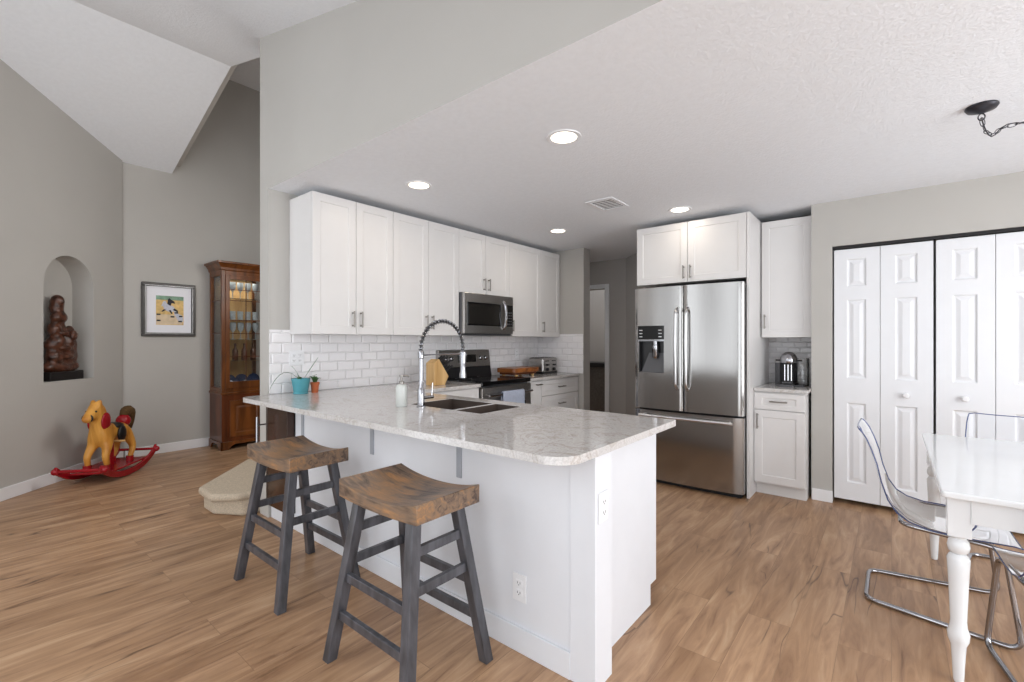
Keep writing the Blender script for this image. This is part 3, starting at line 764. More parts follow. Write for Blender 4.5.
bm = NB(); lathe(bm, [(.024, 1.315), (.024, 1.275), (.03, 1.27), (.03, 1.17), (.02, 1.15), (0, 1.15)][::-1], (.20, .015, 0), 14); obj('water_nozzle', bm, 'chrome', ld, smooth=True)
obj('trim_bar', bx(NB(), .046, .295, fy(.29) - .004, .0, 1.308, 1.322), 'chrome', ld)
bm = NB()
for c in (.062, .245):
    for k in range(3): bx(bm, c, c + .03, fy(.29) - .0068, fy(.29) - .006, 1.345 + k * .03, 1.353 + k * .03)
obj('button', bm, 'silver', dp)
for door, x in ((ld, md - .045), (rd, md + .045)):
    bm = NB(); pts = fillet([(x, fy(x) + .002, .885), (x, fy(x) - .052, .915), (x, fy(x) - .062, 1.24), (x, fy(x) - .052, 1.57), (x, fy(x) + .002, 1.60)], .05, 5)
    tube(bm, pts, .012, 10); obj('handle', bm, 'bar', door, smooth=True)
bm = NB(); tube(bm, [(.07, -.062, .628), (W - .07, -.062, .628)], .013, 10)
for x in (.10, W - .10): tube(bm, [(x, -.062, .628), (x, fy(x) + .002, .628)], .009, 8)
obj('handle', bm, 'bar', fd, smooth=True)
# white surround: side panel + bridge cabinet
t = thing('fridge_surround', 'white cabinet over and beside the refrigerator, with two short doors', 'cabinet', (-1.90, 4.23, 0))
obj('side_panel', bx(NB(), .968, .990, -.019, .765, 0, 2.385), 'cab', t, bevel=.0015)
bm = NB(); bx(bm, 0, .967, 0, .765, 1.842, 2.385); obj('body', bm, 'cab', t, bevel=.0015)
shaker(t, 'door', .002, .480, 1.842, 2.383, .452, 1.93, True, hl=.12)
shaker(t, 'door', .484, .965, 1.842, 2.383, .512, 1.93, True, hl=.12)
# right alcove cabinets
t = thing('wall_cabinet', 'tall white wall cabinet above the coffee machine', 'cabinet', (-.902, 4.64, 1.342), 0, 'white shaker wall cabinets')
carcass(t, .384, 1.028, .345)
shaker(t, 'door', .002, .382, 0, 1.028, .03, .14, True, hl=.125)
t = thing('base_cabinet', 'small white base cabinet below the coffee machine', 'cabinet', (-.908, 4.38, 0))
carcass(t, .372, .884, .60, toe=.105)
shaker(t, 'drawer', .002, .370, .735, .872, .187, .806, False)
shaker(t, 'door', .002, .370, .12, .728, .03, .635, True)
o = obj('countertop', bx(NB(), -.908, -.516, 4.345, 4.989, .885, .914), 'quartz', bevel=.004); tag(o, 'short quartz countertop in the alcove right of the refrigerator', 'countertop', 'quartz countertops')
# coffee machine
t = thing('coffee_machine', 'black and chrome capsule coffee machine in the alcove', 'coffee machine', (-.70, 4.70, .914))
bm = NB(); lathe(bm, [(.07, 0), (.075, .006), (.075, .03), (.062, .034), (.062, .21), (.06, .214), (0, .214)], (0, .02, 0), 28); obj('body', bm, 'dark', t, smooth=True)
bm = NB(); lathe(bm, [(.066, .205), (.07, .22), (.066, .25), (.05, .28), (.025, .298), (0, .302)], (0, 0, 0), 28); hd = obj('head', bm, 'chrome', t, smooth=True)
bm = NB(); tube(bm, [(-.1, 0, .225), (.1, 0, .225)], .007, 8); obj('lever', bm, 'dark', hd, smooth=True)
bm = NB(); lathe(bm, [(.05, .0), (.054, .006), (.054, .24), (.05, .246), (0, .246)], (.095, .05, 0), 20); obj('water_tank', bm, 'glass', t, smooth=True)
bm = NB(); lathe(bm, [(.028, .0), (.03, .006), (.03, .20), (0, .20)], (-.085, .05, 0), 16); obj('capsule_bin', bm, 'greymetal', t, smooth=True)
bm = NB(); bx(bm, -.035, .035, -.12, -.05, .03, .042); bx(bm, -.05, .05, -.13, -.03, 0, .02); bx(bm, -.1, .12, -.05, .10, 0, .014); obj('drip_tray', bm, 'greymetal', t, bevel=.003)
bm = NB()
for x in (-.025, .0, .025): tube(bm, [(x, -.045, .05), (x, -.045, .19)], .003, 6)
obj('trim_bar', bm, 'chrome', t)

# ------------------------------------------------------------------ things on the counters
# knife block: local x = along counter (+Y world), z up
t = thing('knife_block', 'light wood knife block beside the range', 'knife block', (-3.12, 2.715, .914), PI / 2)
prof = [(0, 0), (.13, 0), (.175, .075), (.06, .235), (0, .20)]
bm = NB(); prism(bm, [(x, 0, z) for x, z in prof], (0, .11, 0)); obj('block', bm, 'bamboo', t, bevel=.004)
d = Vector((.16, 0, .115)).normalized(); e = Vector((-.115, 0, .16)).normalized()
k = 0
for r in range(3):
    for c in range(3):
        base = Vector((.175, 0, .075)) + e * (.04 + r * .055) + Vector((0, .02 + c * .035, 0))
        bm = NB(); tube(bm, [base + d * .002, base + d * .018], .006, 8, rs=[.006, .008]); tube(bm, [base + d * .018, base + d * .06, base + d * .105], .009, 8, rs=[.008, .0105, .009])
        o = obj('kitchen_knife', bm, ['dark'], None, smooth=True); o.location = t.location; o.rotation_euler = (0, 0, PI / 2)
        tag(o, 'black-handled knife stuck in the light wood knife block', 'knife', 'knives in the knife block')
# butcher board
t = thing('cutting_board', 'thick reddish-brown wooden board on feet, right of the range', 'cutting board', (-3.30, 4.13, .914), PI / 2)
bm = NB(); prism(bm, round_poly([(-.235, -.13, .03), (.235, -.13, .03), (.235, .13, .03), (-.235, .13, .03)], .045), (0, 0, .05)); obj('board', bm, 'board', t, bevel=.008)
bm = NB(); bx(bm, -.20, .20, -.11, .11, .022, .046); obj('lower_board', bm, 'curio_d', t, bevel=.004)
for x in (-.15, .15):
    for y in (-.09, .09):
        bm = NB(); lathe(bm, [(.014, 0), (.02, .008), (.02, .023)], (x, y, 0), 12); obj('foot', bm, 'bamboo', t)
# toaster (front faces +X)
t = thing('toaster', 'brushed steel four-slice toaster near the back wall', 'toaster', (-3.31, 4.63, .914), PI / 2)
bm = NB(); prism(bm, [(-.155, -.11, .015), (.155, -.11, .015), (.155, .11, .015), (-.155, .11, .015)], (0, 0, .18)); obj('body', bm, 'steel_h', t, bevel=.025, seg=4)
bm = NB(); bx(bm, -.15, .15, -.105, .105, 0, .03); obj('base', bm, 'dark', t, bevel=.005)
for i, x in enumerate((-.11, -.035, .035, .11)):
    obj('slot', bx(NB(), x - .014, x + .014, -.08, .08, .193, .197), 'gap', t)
for x in (-.07, .07):
    bm = NB(); bx(bm, x - .022, x + .022, -.135, -.11, .10, .118); obj('lever', bm, 'dark', t, bevel=.004)
    bm = NB(); lathe(bm, [(.02, 0), (.018, .02), (0, .02)], n=14); bmesh.ops.rotate(bm, verts=bm.verts, matrix=Matrix.Rotation(PI / 2, 3, 'X')); bmesh.ops.translate(bm, verts=bm.verts, vec=(x, -.11, .055)); obj('knob', bm, 'dark', t, smooth=True)
    bm = NB()
    for q in (-.03, -.01, .01, .03): bx(bm, x + q - .006, x + q + .006, -.114, -.11, .15, .162)
    obj('button', bm, 'dark', t)
# plants
def leaf_bm(path, w, th=.003):
    bm = NB(); P = [Vector(p) for p in path]; n = len(P); L1, R1 = [], []
    for i, p in enumerate(P):
        t_ = (P[min(i + 1, n - 1)] - P[max(i - 1, 0)]).normalized(); s = t_.cross(Vector((0, 0, 1)))
        s = s.normalized() if s.length > .05 else Vector((.7, .7, 0))
        f = i / (n - 1); ww = w * 1.5 * (.75 + .5 * f) * (1 - f ** 3) + .0004
        L1.append([bm.verts.new(p + s * ww), bm.verts.new(p - Vector((0, 0, th))), bm.verts.new(p - s * ww), bm.verts.new(p + Vector((0, 0, th * .3)))])
    for a, b in zip(L1, L1[1:]):
        for j in range(4): bm.faces.new((a[j], a[(j + 1) % 4], b[(j + 1) % 4], b[j]))
    bm.faces.new(L1[0]); bm.faces.new(L1[-1][::-1]); bmesh.ops.recalc_face_normals(bm, faces=bm.faces); return bm
def bez(a, b, c, n=9): return [Vector(a) * (1 - t) ** 2 + Vector(b) * 2 * t * (1 - t) + Vector(c) * t * t for t in [i / (n - 1) for i in range(n)]]
t = thing('potted_plant', 'turquoise pot with long arching strap leaves by the wall end', 'potted plant', (-3.44, 1.68, .914))
bm = NB(); lathe(bm, [(.052, 0), (.055, .004), (.05, .012), (.052, .02), (.068, .115), (.062, .115), (.05, .09), (0, .09)], n=24); obj('pot', bm, 'bluepot', t, smooth=True)
bm = NB(); lathe(bm, [(.06, .091), (.04, .098), (0, .1)], n=16); obj('soil', bm, 'soil', t, smooth=True)
for a, b, c, w in (((0, 0, .09), (-.03, -.12, .27), (-.04, -.22, .02), .008), ((0, 0, .09), (.0, -.03, .18), (-.02, -.06, .21), .010), ((0, .01, .09), (.02, .06, .18), (.03, .12, .27), .009), ((0, .02, .09), (.03, .05, .13), (.05, .1, .14), .010), ((0, -.01, .09), (.04, -.02, .15), (.07, -.06, .12), .010)):
    obj('leaf', leaf_bm(bez(a, b, c), w), 'leaf', t, smooth=True)
t = thing('potted_plant', 'small terracotta pot with a low green plant beside the turquoise pot', 'potted plant', (-3.43, 1.785, .914))
bm = NB(); lathe(bm, [(.024, 0), (.03, .06), (.034, .062), (.034, .08), (.028, .08), (.026, .07), (0, .07)], n=20); obj('pot', bm, 'terra', t, smooth=True)
for k in range(7):
    a = k * 2.4; obj('leaf', leaf_bm(bez((0, 0, .068), (.02 * math.cos(a), .02 * math.sin(a), .12), (.045 * math.cos(a), .045 * math.sin(a), .11 + .01 * (k % 3))), .010), 'leaf', t, smooth=True)

# ------------------------------------------------------------------ ceiling fixtures
def downlight(x, y, label, p):
    t = thing('ceiling_light', label, 'ceiling light', (x, y, ZC), 0, 'recessed ceiling lights')
    bm = NB(); lathe(bm, [(.072, -.004), (.094, -.006), (.097, 0), (.072, 0)], n=36, ring=True); obj('trim_ring', bm, 'white', t, smooth=True)
    bm = NB(); lathe(bm, [(.0735, -.003), (.0735, -.0015), (0, -.0015)][::-1], n=36); obj('lens', bm, 'lens', t)
    d = bpy.data.lights.new('lamp', 'AREA'); d.shape = 'DISK'; d.size = .14; d.energy = p * .75; d.color = (1.0, .88, .74)
    o = bpy.data.objects.new('lamp', d); COL.objects.link(o); o.parent = t; o.location = (0, 0, -.012)
downlight(-1.402, 2.16, 'recessed ceiling light nearest the camera, above the peninsula end', 2.8)
downlight(-2.645, 2.158, 'recessed ceiling light near the first tall wall cabinet', 2.8)
downlight(-2.642, 3.96, 'recessed ceiling light farthest back, left of the air vent', 2.8)
downlight(-1.404, 3.98, 'recessed ceiling light just in front of the refrigerator cabinet', 1.6)
t = thing('air_vent', 'white rectangular air vent in the kitchen ceiling', 'vent', (-1.81, 3.44, ZC))
bm = NB(); bx(bm, -.12, .12, -.155, -.125, -.008, 0); bx(bm, -.12, .12, .125, .155, -.008, 0); bx(bm, -.12, -.09, -.125, .125, -.008, 0); bx(bm, .09, .12, -.125, .125, -.008, 0); obj('frame', bm, 'white', t, bevel=.002)
obj('duct', bx(NB(), -.09, .09, -.125, .125, -.001, 0), 'gap', t)
bm = NB()
for i in range(6):
    y = -.112 + i * .040; prism(bm, [(-.09, y, -.001), (-.09, y + .009, -.005), (-.09, y + .011, -.005), (-.09, y + .002, -.001)], (.18, 0, 0))
obj('louver', bm, 'white', t)
# ceiling hook canopy and swagged chain
t = thing('pendant_canopy', 'dark iron ceiling canopy with a swagged chain going right', 'pendant lamp', (.335, 3.15, ZC))
bm = NB(); lathe(bm, [(.058, 0), (.060, -.008), (.052, -.02), (.02, -.032), (.010, -.036), (0, -.036)][::-1], n=28); obj('canopy', bm, 'iron', t, smooth=True)
bm = NB(); tube(bm, [Vector((.012 * math.cos(a), .004, -.052 + .016 * math.sin(a))) for a in [2 * PI * i / 14 for i in range(14)]], .0028, 6, closed=True); obj('hook', bm, 'iron', t, smooth=True)
path = bez((.0, 0, -.06), (.02, .09, -.155), (.08, .14, -.085), 7) + bez((.08, .14, -.085), (.22, .20, -.03), (.5, .22, -.11), 12)[1:]
for i in range(len(path) - 1):
    a, b = Vector(path[i]), Vector(path[i + 1]); c = (a + b) / 2; d = (b - a).normalized(); s, q = ring_basis(d)
    if i % 2: s = q
    hl = (b - a).length * .62
    bm = NB(); tube(bm, [c + d * hl * math.cos(w_) + s * .0085 * math.sin(w_) for w_ in [2 * PI * j / 12 for j in range(12)]], .0018, 5, closed=True); obj('chain_link', bm, 'iron', t, smooth=True)
bm = NB(); tube(bm, [p + Vector((0, 0, .012 * math.sin(i * 1.1))) for i, p in enumerate(path)], .0028, 6); obj('cord', bm, 'iron', t, smooth=True)

# ------------------------------------------------------------------ stools
def make_stool(loc, label):
    t = thing('bar_stool', label, 'bar stool', loc, 0, 'wooden saddle-seat bar stools')
    H = .735; nx, ny = 20, 8; bm = NB(); wx, wy = .254, .165
    def top(x, y): return H - .034 + .034 * abs(x / wx) ** 2.2 - .004 * (1 - abs(y / wy) ** 2) * (1 - (x / wx) ** 2)
    def bot(x, y): return H - .082 + .008 * abs(x / wx) ** 2
    g = {}
    for i in range(nx + 1):
        for j in range(ny + 1):
            x = -wx + 2 * wx * i / nx; y = -wy + 2 * wy * j / ny
            y2 = y * (1 - .03 * (x / wx) ** 2)
            g[i, j, 1] = bm.verts.new((x, y2, top(x, y))); g[i, j, 0] = bm.verts.new((x, y2, bot(x, y) ))
    for i in range(nx):
        for j in range(ny):
            bm.faces.new([g[i, j, 1], g[i + 1, j, 1], g[i + 1, j + 1, 1], g[i, j + 1, 1]]); bm.faces.new([g[i, j + 1, 0], g[i + 1, j + 1, 0], g[i + 1, j, 0], g[i, j, 0]])
    for i in range(nx):
        bm.faces.new([g[i, 0, 0], g[i + 1, 0, 0], g[i + 1, 0, 1], g[i, 0, 1]]); bm.faces.new([g[i, ny, 1], g[i + 1, ny, 1], g[i + 1, ny, 0], g[i, ny, 0]])
    for j in range(ny):
        bm.faces.new([g[0, j, 1], g[0, j + 1, 1], g[0, j + 1, 0], g[0, j, 0]]); bm.faces.new([g[nx, j, 0], g[nx, j + 1, 0], g[nx, j + 1, 1], g[nx, j, 1]])
    bmesh.ops.recalc_face_normals(bm, faces=bm.faces)
    obj('seat', bm, 'seat', t, bevel=.004, smooth=True)
    TX, TY, BX, BY, ZT = .172, .107, .250, .203, .662
    def lp(sx, sy, z):
        f = z / ZT; return Vector((sx * (BX + (TX - BX) * f), sy * (BY + (TY - BY) * f), z))
    q = .0215
    for sx in (-1, 1):
        for sy in (-1, 1):
            bm = NB(); a, b = lp(sx, sy, 0), lp(sx, sy, ZT)
            pts = [(a.x - q, a.y - q, 0), (a.x + q, a.y - q, 0), (a.x + q, a.y + q, 0), (a.x - q, a.y + q, 0)]
            prism(bm, pts, b - a); obj('leg', bm, 'leg', t, bevel=.003)
    def bar(a, b, w=.010, h=.018):
        bm = NB(); d = (b - a); s = Vector((0, 1, 0)) if abs(d.x) > abs(d.y) else Vector((1, 0, 0))
        prism(bm, [a - s * w - Vector((0, 0, h)), a + s * w - Vector((0, 0, h)), a + s * w + Vector((0, 0, h)), a - s * w + Vector((0, 0, h))], d)
        obj('stretcher', bm, 'leg', t, bevel=.002)
    for z in (.19, .34):
        for sy in (-1, 1): bar(lp(-1, sy, z), lp(1, sy, z))
    for z in (.40, .535):
        for sx in (-1, 1): bar(lp(sx, -1, z), lp(sx, 1, z))
    return t
st = make_stool((-1.535, 1.195, 0), 'saddle-seat bar stool nearer the camera, in front of the middle of the peninsula')
dup(st, (-2.53, 1.215, 0), 0, 'saddle-seat bar stool farther from the camera, by the carpeted step')

# ------------------------------------------------------------------ dining table
t = thing('dining_table', 'white gloss dining table with turned legs at the right edge', 'table', (.145, 2.385, 0))
TW, TL = 1.0, 1.435
bm = NB(); prism(bm, round_poly([(0, 0, .015), (TW, 0, .015), (TW, TL, .015), (0, TL, .015)], .718), (0, 0, .024)); obj('tabletop', bm, 'tablewhite', t, bevel=.006, seg=3)
ap = NB(); a0 = .055
for (x0, x1, y0, y1) in ((.085, TW - .085, .035, .055), (.085, TW - .085, TL - .055, TL - .035), (.035, .055, .085, TL - .085), (TW - .055, TW - .035, .085, TL - .085)): bx(ap, x0, x1, y0, y1, .625, .718)
obj('apron', ap, 'tablewhite', t, bevel=.002)
lprof = [(.0, 0), (.013, 0), (.016, .01), (.020, .10), (.023, .145), (.031, .165), (.033, .19), (.026, .215), (.024, .24), (.031, .42), (.034, .475), (.028, .49), (.020, .495), (.030, .505), (.034, .525), (.030, .545), (.022, .555), (.026, .565), (.0, .565)]
for x in (.054, TW - .065):
    for y in (.075, TL - .065):
        bm = NB(); lathe(bm, lprof, (x, y, 0), 24); bx(bm, x - .034, x + .034, y - .034, y + .034, .565, .718); obj('leg', bm, 'tablewhite', t, smooth=True, bevel=.002)

# ------------------------------------------------------------------ clear acrylic chairs (local +x = front)
def make_chair(loc, rz, label):
    t = thing('acrylic_chair', label, 'chair', loc, rz, 'clear acrylic cantilever chairs')
    prof = [(-.268, .868), (-.262, .862), (-.247, .845), (-.232, .82), (-.212, .77), (-.190, .70), (-.174, .62), (-.148, .535), (-.115, .482), (-.07, .452), (.0, .434), (.10, .430), (.20, .434), (.27, .438), (.295, .43)]
    P = [Vector((x, 0, z)) for x, z in prof]; n = len(P); m = 12
    bm = NB(); rows = []
    for i, p in enumerate(P):
        f = i / (n - 1)
        hw = .19 + .04 * min(1, i / 7) + .045 * max(0, (i - 7) / (n - 8))
        if i == 0: hw *= .90
        if i == n - 1: hw *= .93
        row = []
        tn = (P[min(i + 1, n - 1)] - P[max(i - 1, 0)]).normalized(); nn = Vector((-tn.z, 0, tn.x)); nn = nn if nn.x > 0 or nn.z > 0 else -nn
        for j in range(m + 1):
            s = -1 + 2 * j / m
            row.append(bm.verts.new(p + Vector((0, s * hw, 0)) - nn * (.020 * (1 - s * s)) * (1 if 1 < i < n - 2 else .4)))
        rows.append(row)
    for a, b in zip(rows, rows[1:]):
        for j in range(m): bm.faces.new((a[j], a[j + 1], b[j + 1], b[j]))
    rim = [v.co.copy() for v in rows[0]] + [r[-1].co.copy() for r in rows[1:]] + [v.co.copy() for v in rows[-1][::-1][1:]] + [r[0].co.copy() for r in rows[-2:0:-1]]
    obj('seat_shell', bm, 'acrylic', t, smooth='all')
    rb = NB(); tube(rb, rim, .0030, 6, closed=True); obj('shell_edge', rb, 'acryl_edge', t, smooth='all')
    zf = .012
    loop = [(-.235, -.19, zf), (-.235, .19, zf), (.29, .285, zf), (.24, .255, .413), (-.10, .215, .428), (-.10, -.215, .428), (.24, -.255, .413), (.29, -.285, zf)]
    b2 = NB(); tube(b2, fillet(loop, .055, 6, closed=True), .011, 10, closed=True); obj('base_frame', b2, 'chrome', t, smooth='all')
    return t
ch = make_chair((.135, 3.13, 0), 0, 'clear acrylic chair at the left side of the white table, fully in view')
dup(ch, (.60, 2.535, 0), PI / 2, 'clear acrylic chair cut off by the right edge, at the near end of the table')
dup(ch, (.565, 3.73, 0), -PI / 2, 'clear acrylic chair behind the far end of the table, before the closet doors')

# ------------------------------------------------------------------ carpeted step
t = thing('carpeted_step', 'beige carpeted bottom step with angled nosing, behind the farther stool', 'stair step', (-3.72, 1.2, 0))
top = [(-1.07, .62), (-.43, .02), (-.16, .01), (.0, .15), (.0, .31), (0.0, 1.6), (-1.07, 1.6)]
bot = [(-1.04, .66), (-.44, .06), (-.24, .06), (-.02, .19), (-.01, .31), (-.01, 1.6), (-1.04, 1.6)]
bm = NB(); prism(bm, [(x, y, .0) for x, y in bot], (0, 0, .125)); obj('riser', bm, 'carpet', t, bevel=.02, seg=3)
bm = NB(); prism(bm, [(x, y, .12) for x, y in top], (0, 0, .06)); obj('tread', bm, 'carpet', t, bevel=.026, seg=4)

# ------------------------------------------------------------------ curio cabinet (local x along +Y world, front faces +X)
t = thing('curio_cabinet', 'tall cherry wood curio cabinet with glass doors, against the left wall', 'display cabinet', (-6.16, 2.055, 0), PI / 2)
W, D = .53, .40
bm = NB(); bx(bm, .0, W, 0, D, .085, .67); b = obj('lower_body', bm, 'curio_d', t, bevel=.004)
bm = panel_slab(.36, .44, .018, [(.05, .31, .05, .39)], 'raised'); bmesh.ops.translate(bm, verts=bm.verts, vec=(.085, 0, .15)); obj('lower_door', bm, 'curio', t, bevel=.003)
bm = NB(); bx(bm, -.012, W + .012, -.012, D, .665, .695); obj('waist_molding', bm, 'curio', t, bevel=.008, seg=3)
# bracket foot base with scalloped cut
fr = [(-.01, 0), (.075, 0), (.09, .03), (.14, .062), (W - .14, .062), (W - .09, .03), (W - .075, 0), (W + .01, 0), (W + .01, .10), (-.01, .10)]
bm = NB(); prism(bm, [(x, -.014, z) for x, z in fr], (0, .022, 0))
sd = [(-.014, 0), (.065, 0), (.08, .03), (.12, .062), (D - .12, .062), (D - .08, .03), (D - .065, 0), (D, 0), (D, .10), (-.014, .10)]
for x in (-.012, W - .01): prism(bm, [(x, y, z) for y, z in sd], (.022, 0, 0))
obj('base', bm, 'curio', t, bevel=.004)
bm = NB(); z0, z1 = .695, 2.16
for x in (0, W - .045):
    for y in (0, D - .04): bx(bm, x, x + .045, y, y + .04, z0, z1)
for (za, zb) in ((z0, z0 + .05), (z1 - .06, z1)):
    bx(bm, .045, W - .045, 0, .04, za, zb); bx(bm, .045, W - .045, D - .04, D, za, zb)
    bx(bm, 0, .045, .04, D - .04, za, zb); bx(bm, W - .045, W, .04, D - .04, za, zb)
bx(bm, .045, W - .045, .04, D - .04, z0, z0 + .045); bx(bm, .045, W - .045, .04, D - .04, z1 - .02, z1)
uf = obj('upper_frame', bm, 'curio', t, bevel=.004)
obj('back_panel', bx(NB(), .03, W - .03, D - .012, D - .004, z0 + .05, z1 - .06), 'bamboo', t)
bm = NB()
dx0, dx1, dz0, dz1 = .038, W - .038, z0 + .045, z1 - .05
bx(bm, dx0, dx0 + .045, -.018, 0, dz0, dz1); bx(bm, dx1 - .045, dx1, -.018, 0, dz0, dz1); bx(bm, dx0 + .045, dx1 - .045, -.018, 0, dz0, dz0 + .08); bx(bm, dx0 + .045, dx1 - .045, -.018, 0, dz1 - .055, dz1)
gd = obj('glass_door', bm, 'curio', t, bevel=.003)
obj('pane', bx(NB(), dx0 + .045, dx1 - .045, -.010, -.007, dz0 + .08, dz1 - .055), 'glass', gd)
bm = NB(); xm = W / 2; bx(bm, xm - .004, xm + .004, -.014, -.006, dz0 + .08, dz1 - .055)
for z in (1.93, 1.80, 1.56, 1.40, 1.12): bx(bm, dx0 + .045, dx1 - .045, -.014, -.006, z - .004, z + .004)
obj('muntin', bm, 'curio_d', gd)
obj('side_pane', bx(NB(), .018, .021, .04, D - .04, z0 + .05, z1 - .06), 'glass', t)
bm = NB()
for z in (1.80, 1.40): obj('side_muntin', bx(NB(), .014, .024, .04, D - .04, z - .005, z + .005), 'curio_d', t)
shelves = [.745, 1.07, 1.33, 1.57, 1.83]
for z in shelves[1:]:
    obj('shelf', bx(NB(), .046, W - .046, .02, D - .014, z - .006, z), 'glass', t)
ld_ = bpy.data.lights.new('curio_fill', 'AREA'); ld_.shape = 'RECTANGLE'; ld_.size = .36; ld_.size_y = .2; ld_.energy = 1.6; ld_.color = (1, .93, .82)  # added fill light, not a cabinet fitting; lifts the shelf contents
lo_ = bpy.data.objects.new('curio_fill', ld_); COL.objects.link(lo_); lo_.parent = t; lo_.location = (W / 2, D / 2, 2.09)
# cornice
bm = NB()
levels = [(.0, 2.155), (.012, 2.165), (.016, 2.19), (.045, 2.235), (.06, 2.24), (.06, 2.262)]
rows = []
for o_, z in levels: rows.append([bm.verts.new(p) for p in ((-o_, -o_, z), (W + o_, -o_, z), (W + o_, D, z), (-o_, D, z))])
for a, b in zip(rows, rows[1:]):
    for j in range(4): bm.faces.new((a[j], a[(j + 1) % 4], b[(j + 1) % 4], b[j]))
bm.faces.new(rows[0][::-1]); bm.faces.new(rows[-1]); bmesh.ops.recalc_face_normals(bm, faces=bm.faces)
obj('cornice', bm, 'curio', t)
# glassware and plates on the shelves (rows shared by label; each its own object)
CW = Matrix.Translation((-6.16, 2.055, 0)) @ Matrix.Rotation(PI / 2, 4, 'Z')
protos = {}
def ware(kind, x, y, z, label, cat, group, name):
    if kind not in protos:
        bm = NB(); mt = 'glass'
        if kind == 'tumbler': lathe(bm, [(.026, 0), (.03, .004), (.034, .11), (.031, .11), (.025, .012), (0, .012)], n=12); mt = M['tumb']
        if kind == 'goblet': lathe(bm, [(.03, 0), (.03, .004), (.005, .01), (.005, .09), (.03, .12), (.037, .17), (.032, .21), (.029, .21), (.033, .17), (0, .115)], n=12); mt = M['tumb']
        if kind == 'plate':
            lathe(bm, [(.0, 0), (.04, .0), (.075, .012), (.075, .016), (.04, .006), (0, .006)], n=20)
            bmesh.ops.rotate(bm, verts=bm.verts, matrix=Matrix.Rotation(math.radians(78), 3, 'X')); bmesh.ops.translate(bm, verts=bm.verts, vec=(0, 0, .076)); mt = 'navy'
        if kind == 'bottle': lathe(bm, [(.03, 0), (.034, .005), (.034, .12), (.012, .16), (.012, .21), (0, .21)], n=12); mt = 'curio_d'
        protos[kind] = obj(name, bm, mt, smooth=True); o = protos[kind]
    else:
        o = protos[kind].copy(); COL.objects.link(o)
    o.matrix_world = CW @ Matrix.Translation((x, y, z)); tag(o, label, cat, group)
M['tumb'] = simple('cut_glass', 'bcc6cc', 0.15, 0.0, var=0.15, scale=30)
for i in range(5): ware('tumbler', .09 + i * .088, .17, 1.5705, 'clear tumbler in the row on the second shelf from the top, in the curio cabinet', 'glass', 'tumblers in the curio cabinet', 'tumbler')
for i in range(5): ware('goblet', .09 + i * .088, .16, 1.3305 - .0, 'stemmed glass on the middle shelf of the curio cabinet', 'glass', 'goblets in the curio cabinet', 'wine_glass')
for i in range(5): ware('goblet', .09 + i * .088, .17, 1.8305, 'stemmed glass on the top shelf of the curio cabinet', 'glass', 'goblets on the top curio shelf', 'wine_glass')
for i in range(4): ware('bottle', .11 + i * .105, .19, 1.0705, 'dark bottle on the fourth shelf of the curio cabinet', 'bottle', 'bottles in the curio cabinet', 'bottle')
for i in range(3): ware('plate', .13 + i * .14, .15, .7455, 'navy plate standing at the bottom of the curio cabinet', 'plate', 'navy plates in the curio cabinet', 'plate')

# ------------------------------------------------------------------ framed picture (local x along +Y, facing +X)
t = thing('framed_picture', 'dark-framed picture of a grey horse and rider jumping', 'picture', (XP + .0005, 1.383, 1.365), PI / 2)
W, H = .525, .622
bm = NB(); f = .042
for a in ((0, W, 0, f), (0, W, H - f, H), (0, f, f, H - f), (W - f, W, f, H - f)): bx(bm, a[0], a[1], -.035, 0, a[2], a[3])
obj('frame', bm, 'frame', t, bevel=.005)
bm = NB()
for a in ((f - .016, W - f + .016, f - .012, f - .008), (f - .016, W - f + .016, H - f + .008, H - f + .012), (f - .012, f - .008, f, H - f), (W - f + .008, W - f + .012, f, H - f)): bx(bm, a[0], a[1], -.038, -.034, a[2], a[3])
obj('inner_line', bm, 'silver', t)
obj('mat_board', bx(NB(), f, W - f, -.014, 0, f, H - f), 'mat_board', t)
bm = NB(); X0, X1, Z0, Z1 = .135, .405, .135, .475
def quad(pts, y, mi):
    fc = bm.faces.new([bm.verts.new((X0 + (X1 - X0) * px, y, Z0 + (Z1 - Z0) * pz)) for px, pz in pts]); fc.material_index = mi
quad([(0, 0), (1, 0), (1, .86), (0, .86)], -.0145, 0); quad([(0, .86), (1, .86), (1, 1), (0, 1)], -.0145, 1); quad([(0, .02), (.95, .02), (.95, .36), (0, .36)], -.0148, 2)
quad([(.18, .62), (.25, .80), (.33, .83), (.40, .72), (.60, .66), (.68, .58), (.66, .48), (.52, .44), (.34, .50), (.28, .56), (.24, .66)], -.0151, 4)
quad([(.28, .54), (.18, .46), (.24, .45), (.36, .52)], -.0153, 3); quad([(.6, .52), (.78, .44), (.80, .50), (.66, .58)], -.0153, 3); quad([(.45, .5), (.55, .38), (.6, .4), (.52, .52)], -.0153, 3)
quad([(.40, .72), (.42, .88), (.48, .93), (.54, .88), (.66, .82), (.68, .74), (.56, .76), (.52, .66)], -.0153, 3)
quad([(.66, .56), (.80, .40), (.98, .30), (.98, .12), (.82, .12), (.64, .40)], -.0150, 4)
for (a, b) in ((.02, .33), (.02, .12), (.52, .26), (.82, .28), (.80, .1), (.66, .40)): quad([(a, b), (a + .14, b), (a + .14, b + .05), (a, b + .05)], -.0155, 3)
bmesh.ops.recalc_face_normals(bm, faces=bm.faces)
obj('print', bm, ['sand', 'green', 'pinkish', 'pblack', 'pwhite'], t)

# ------------------------------------------------------------------ carved sculpture in the niche
C0 = NW(.29, .105, .935)
t = thing('wood_sculpture', 'dark carved wooden figure sculpture in the wall niche', 'sculpture', C0, -PI / 4 + PI / 2 + PI / 2)
# local x = along wall towards corner, local y = towards the back of the niche
t.rotation_euler = (0, 0, math.atan2(u.y, u.x)); 
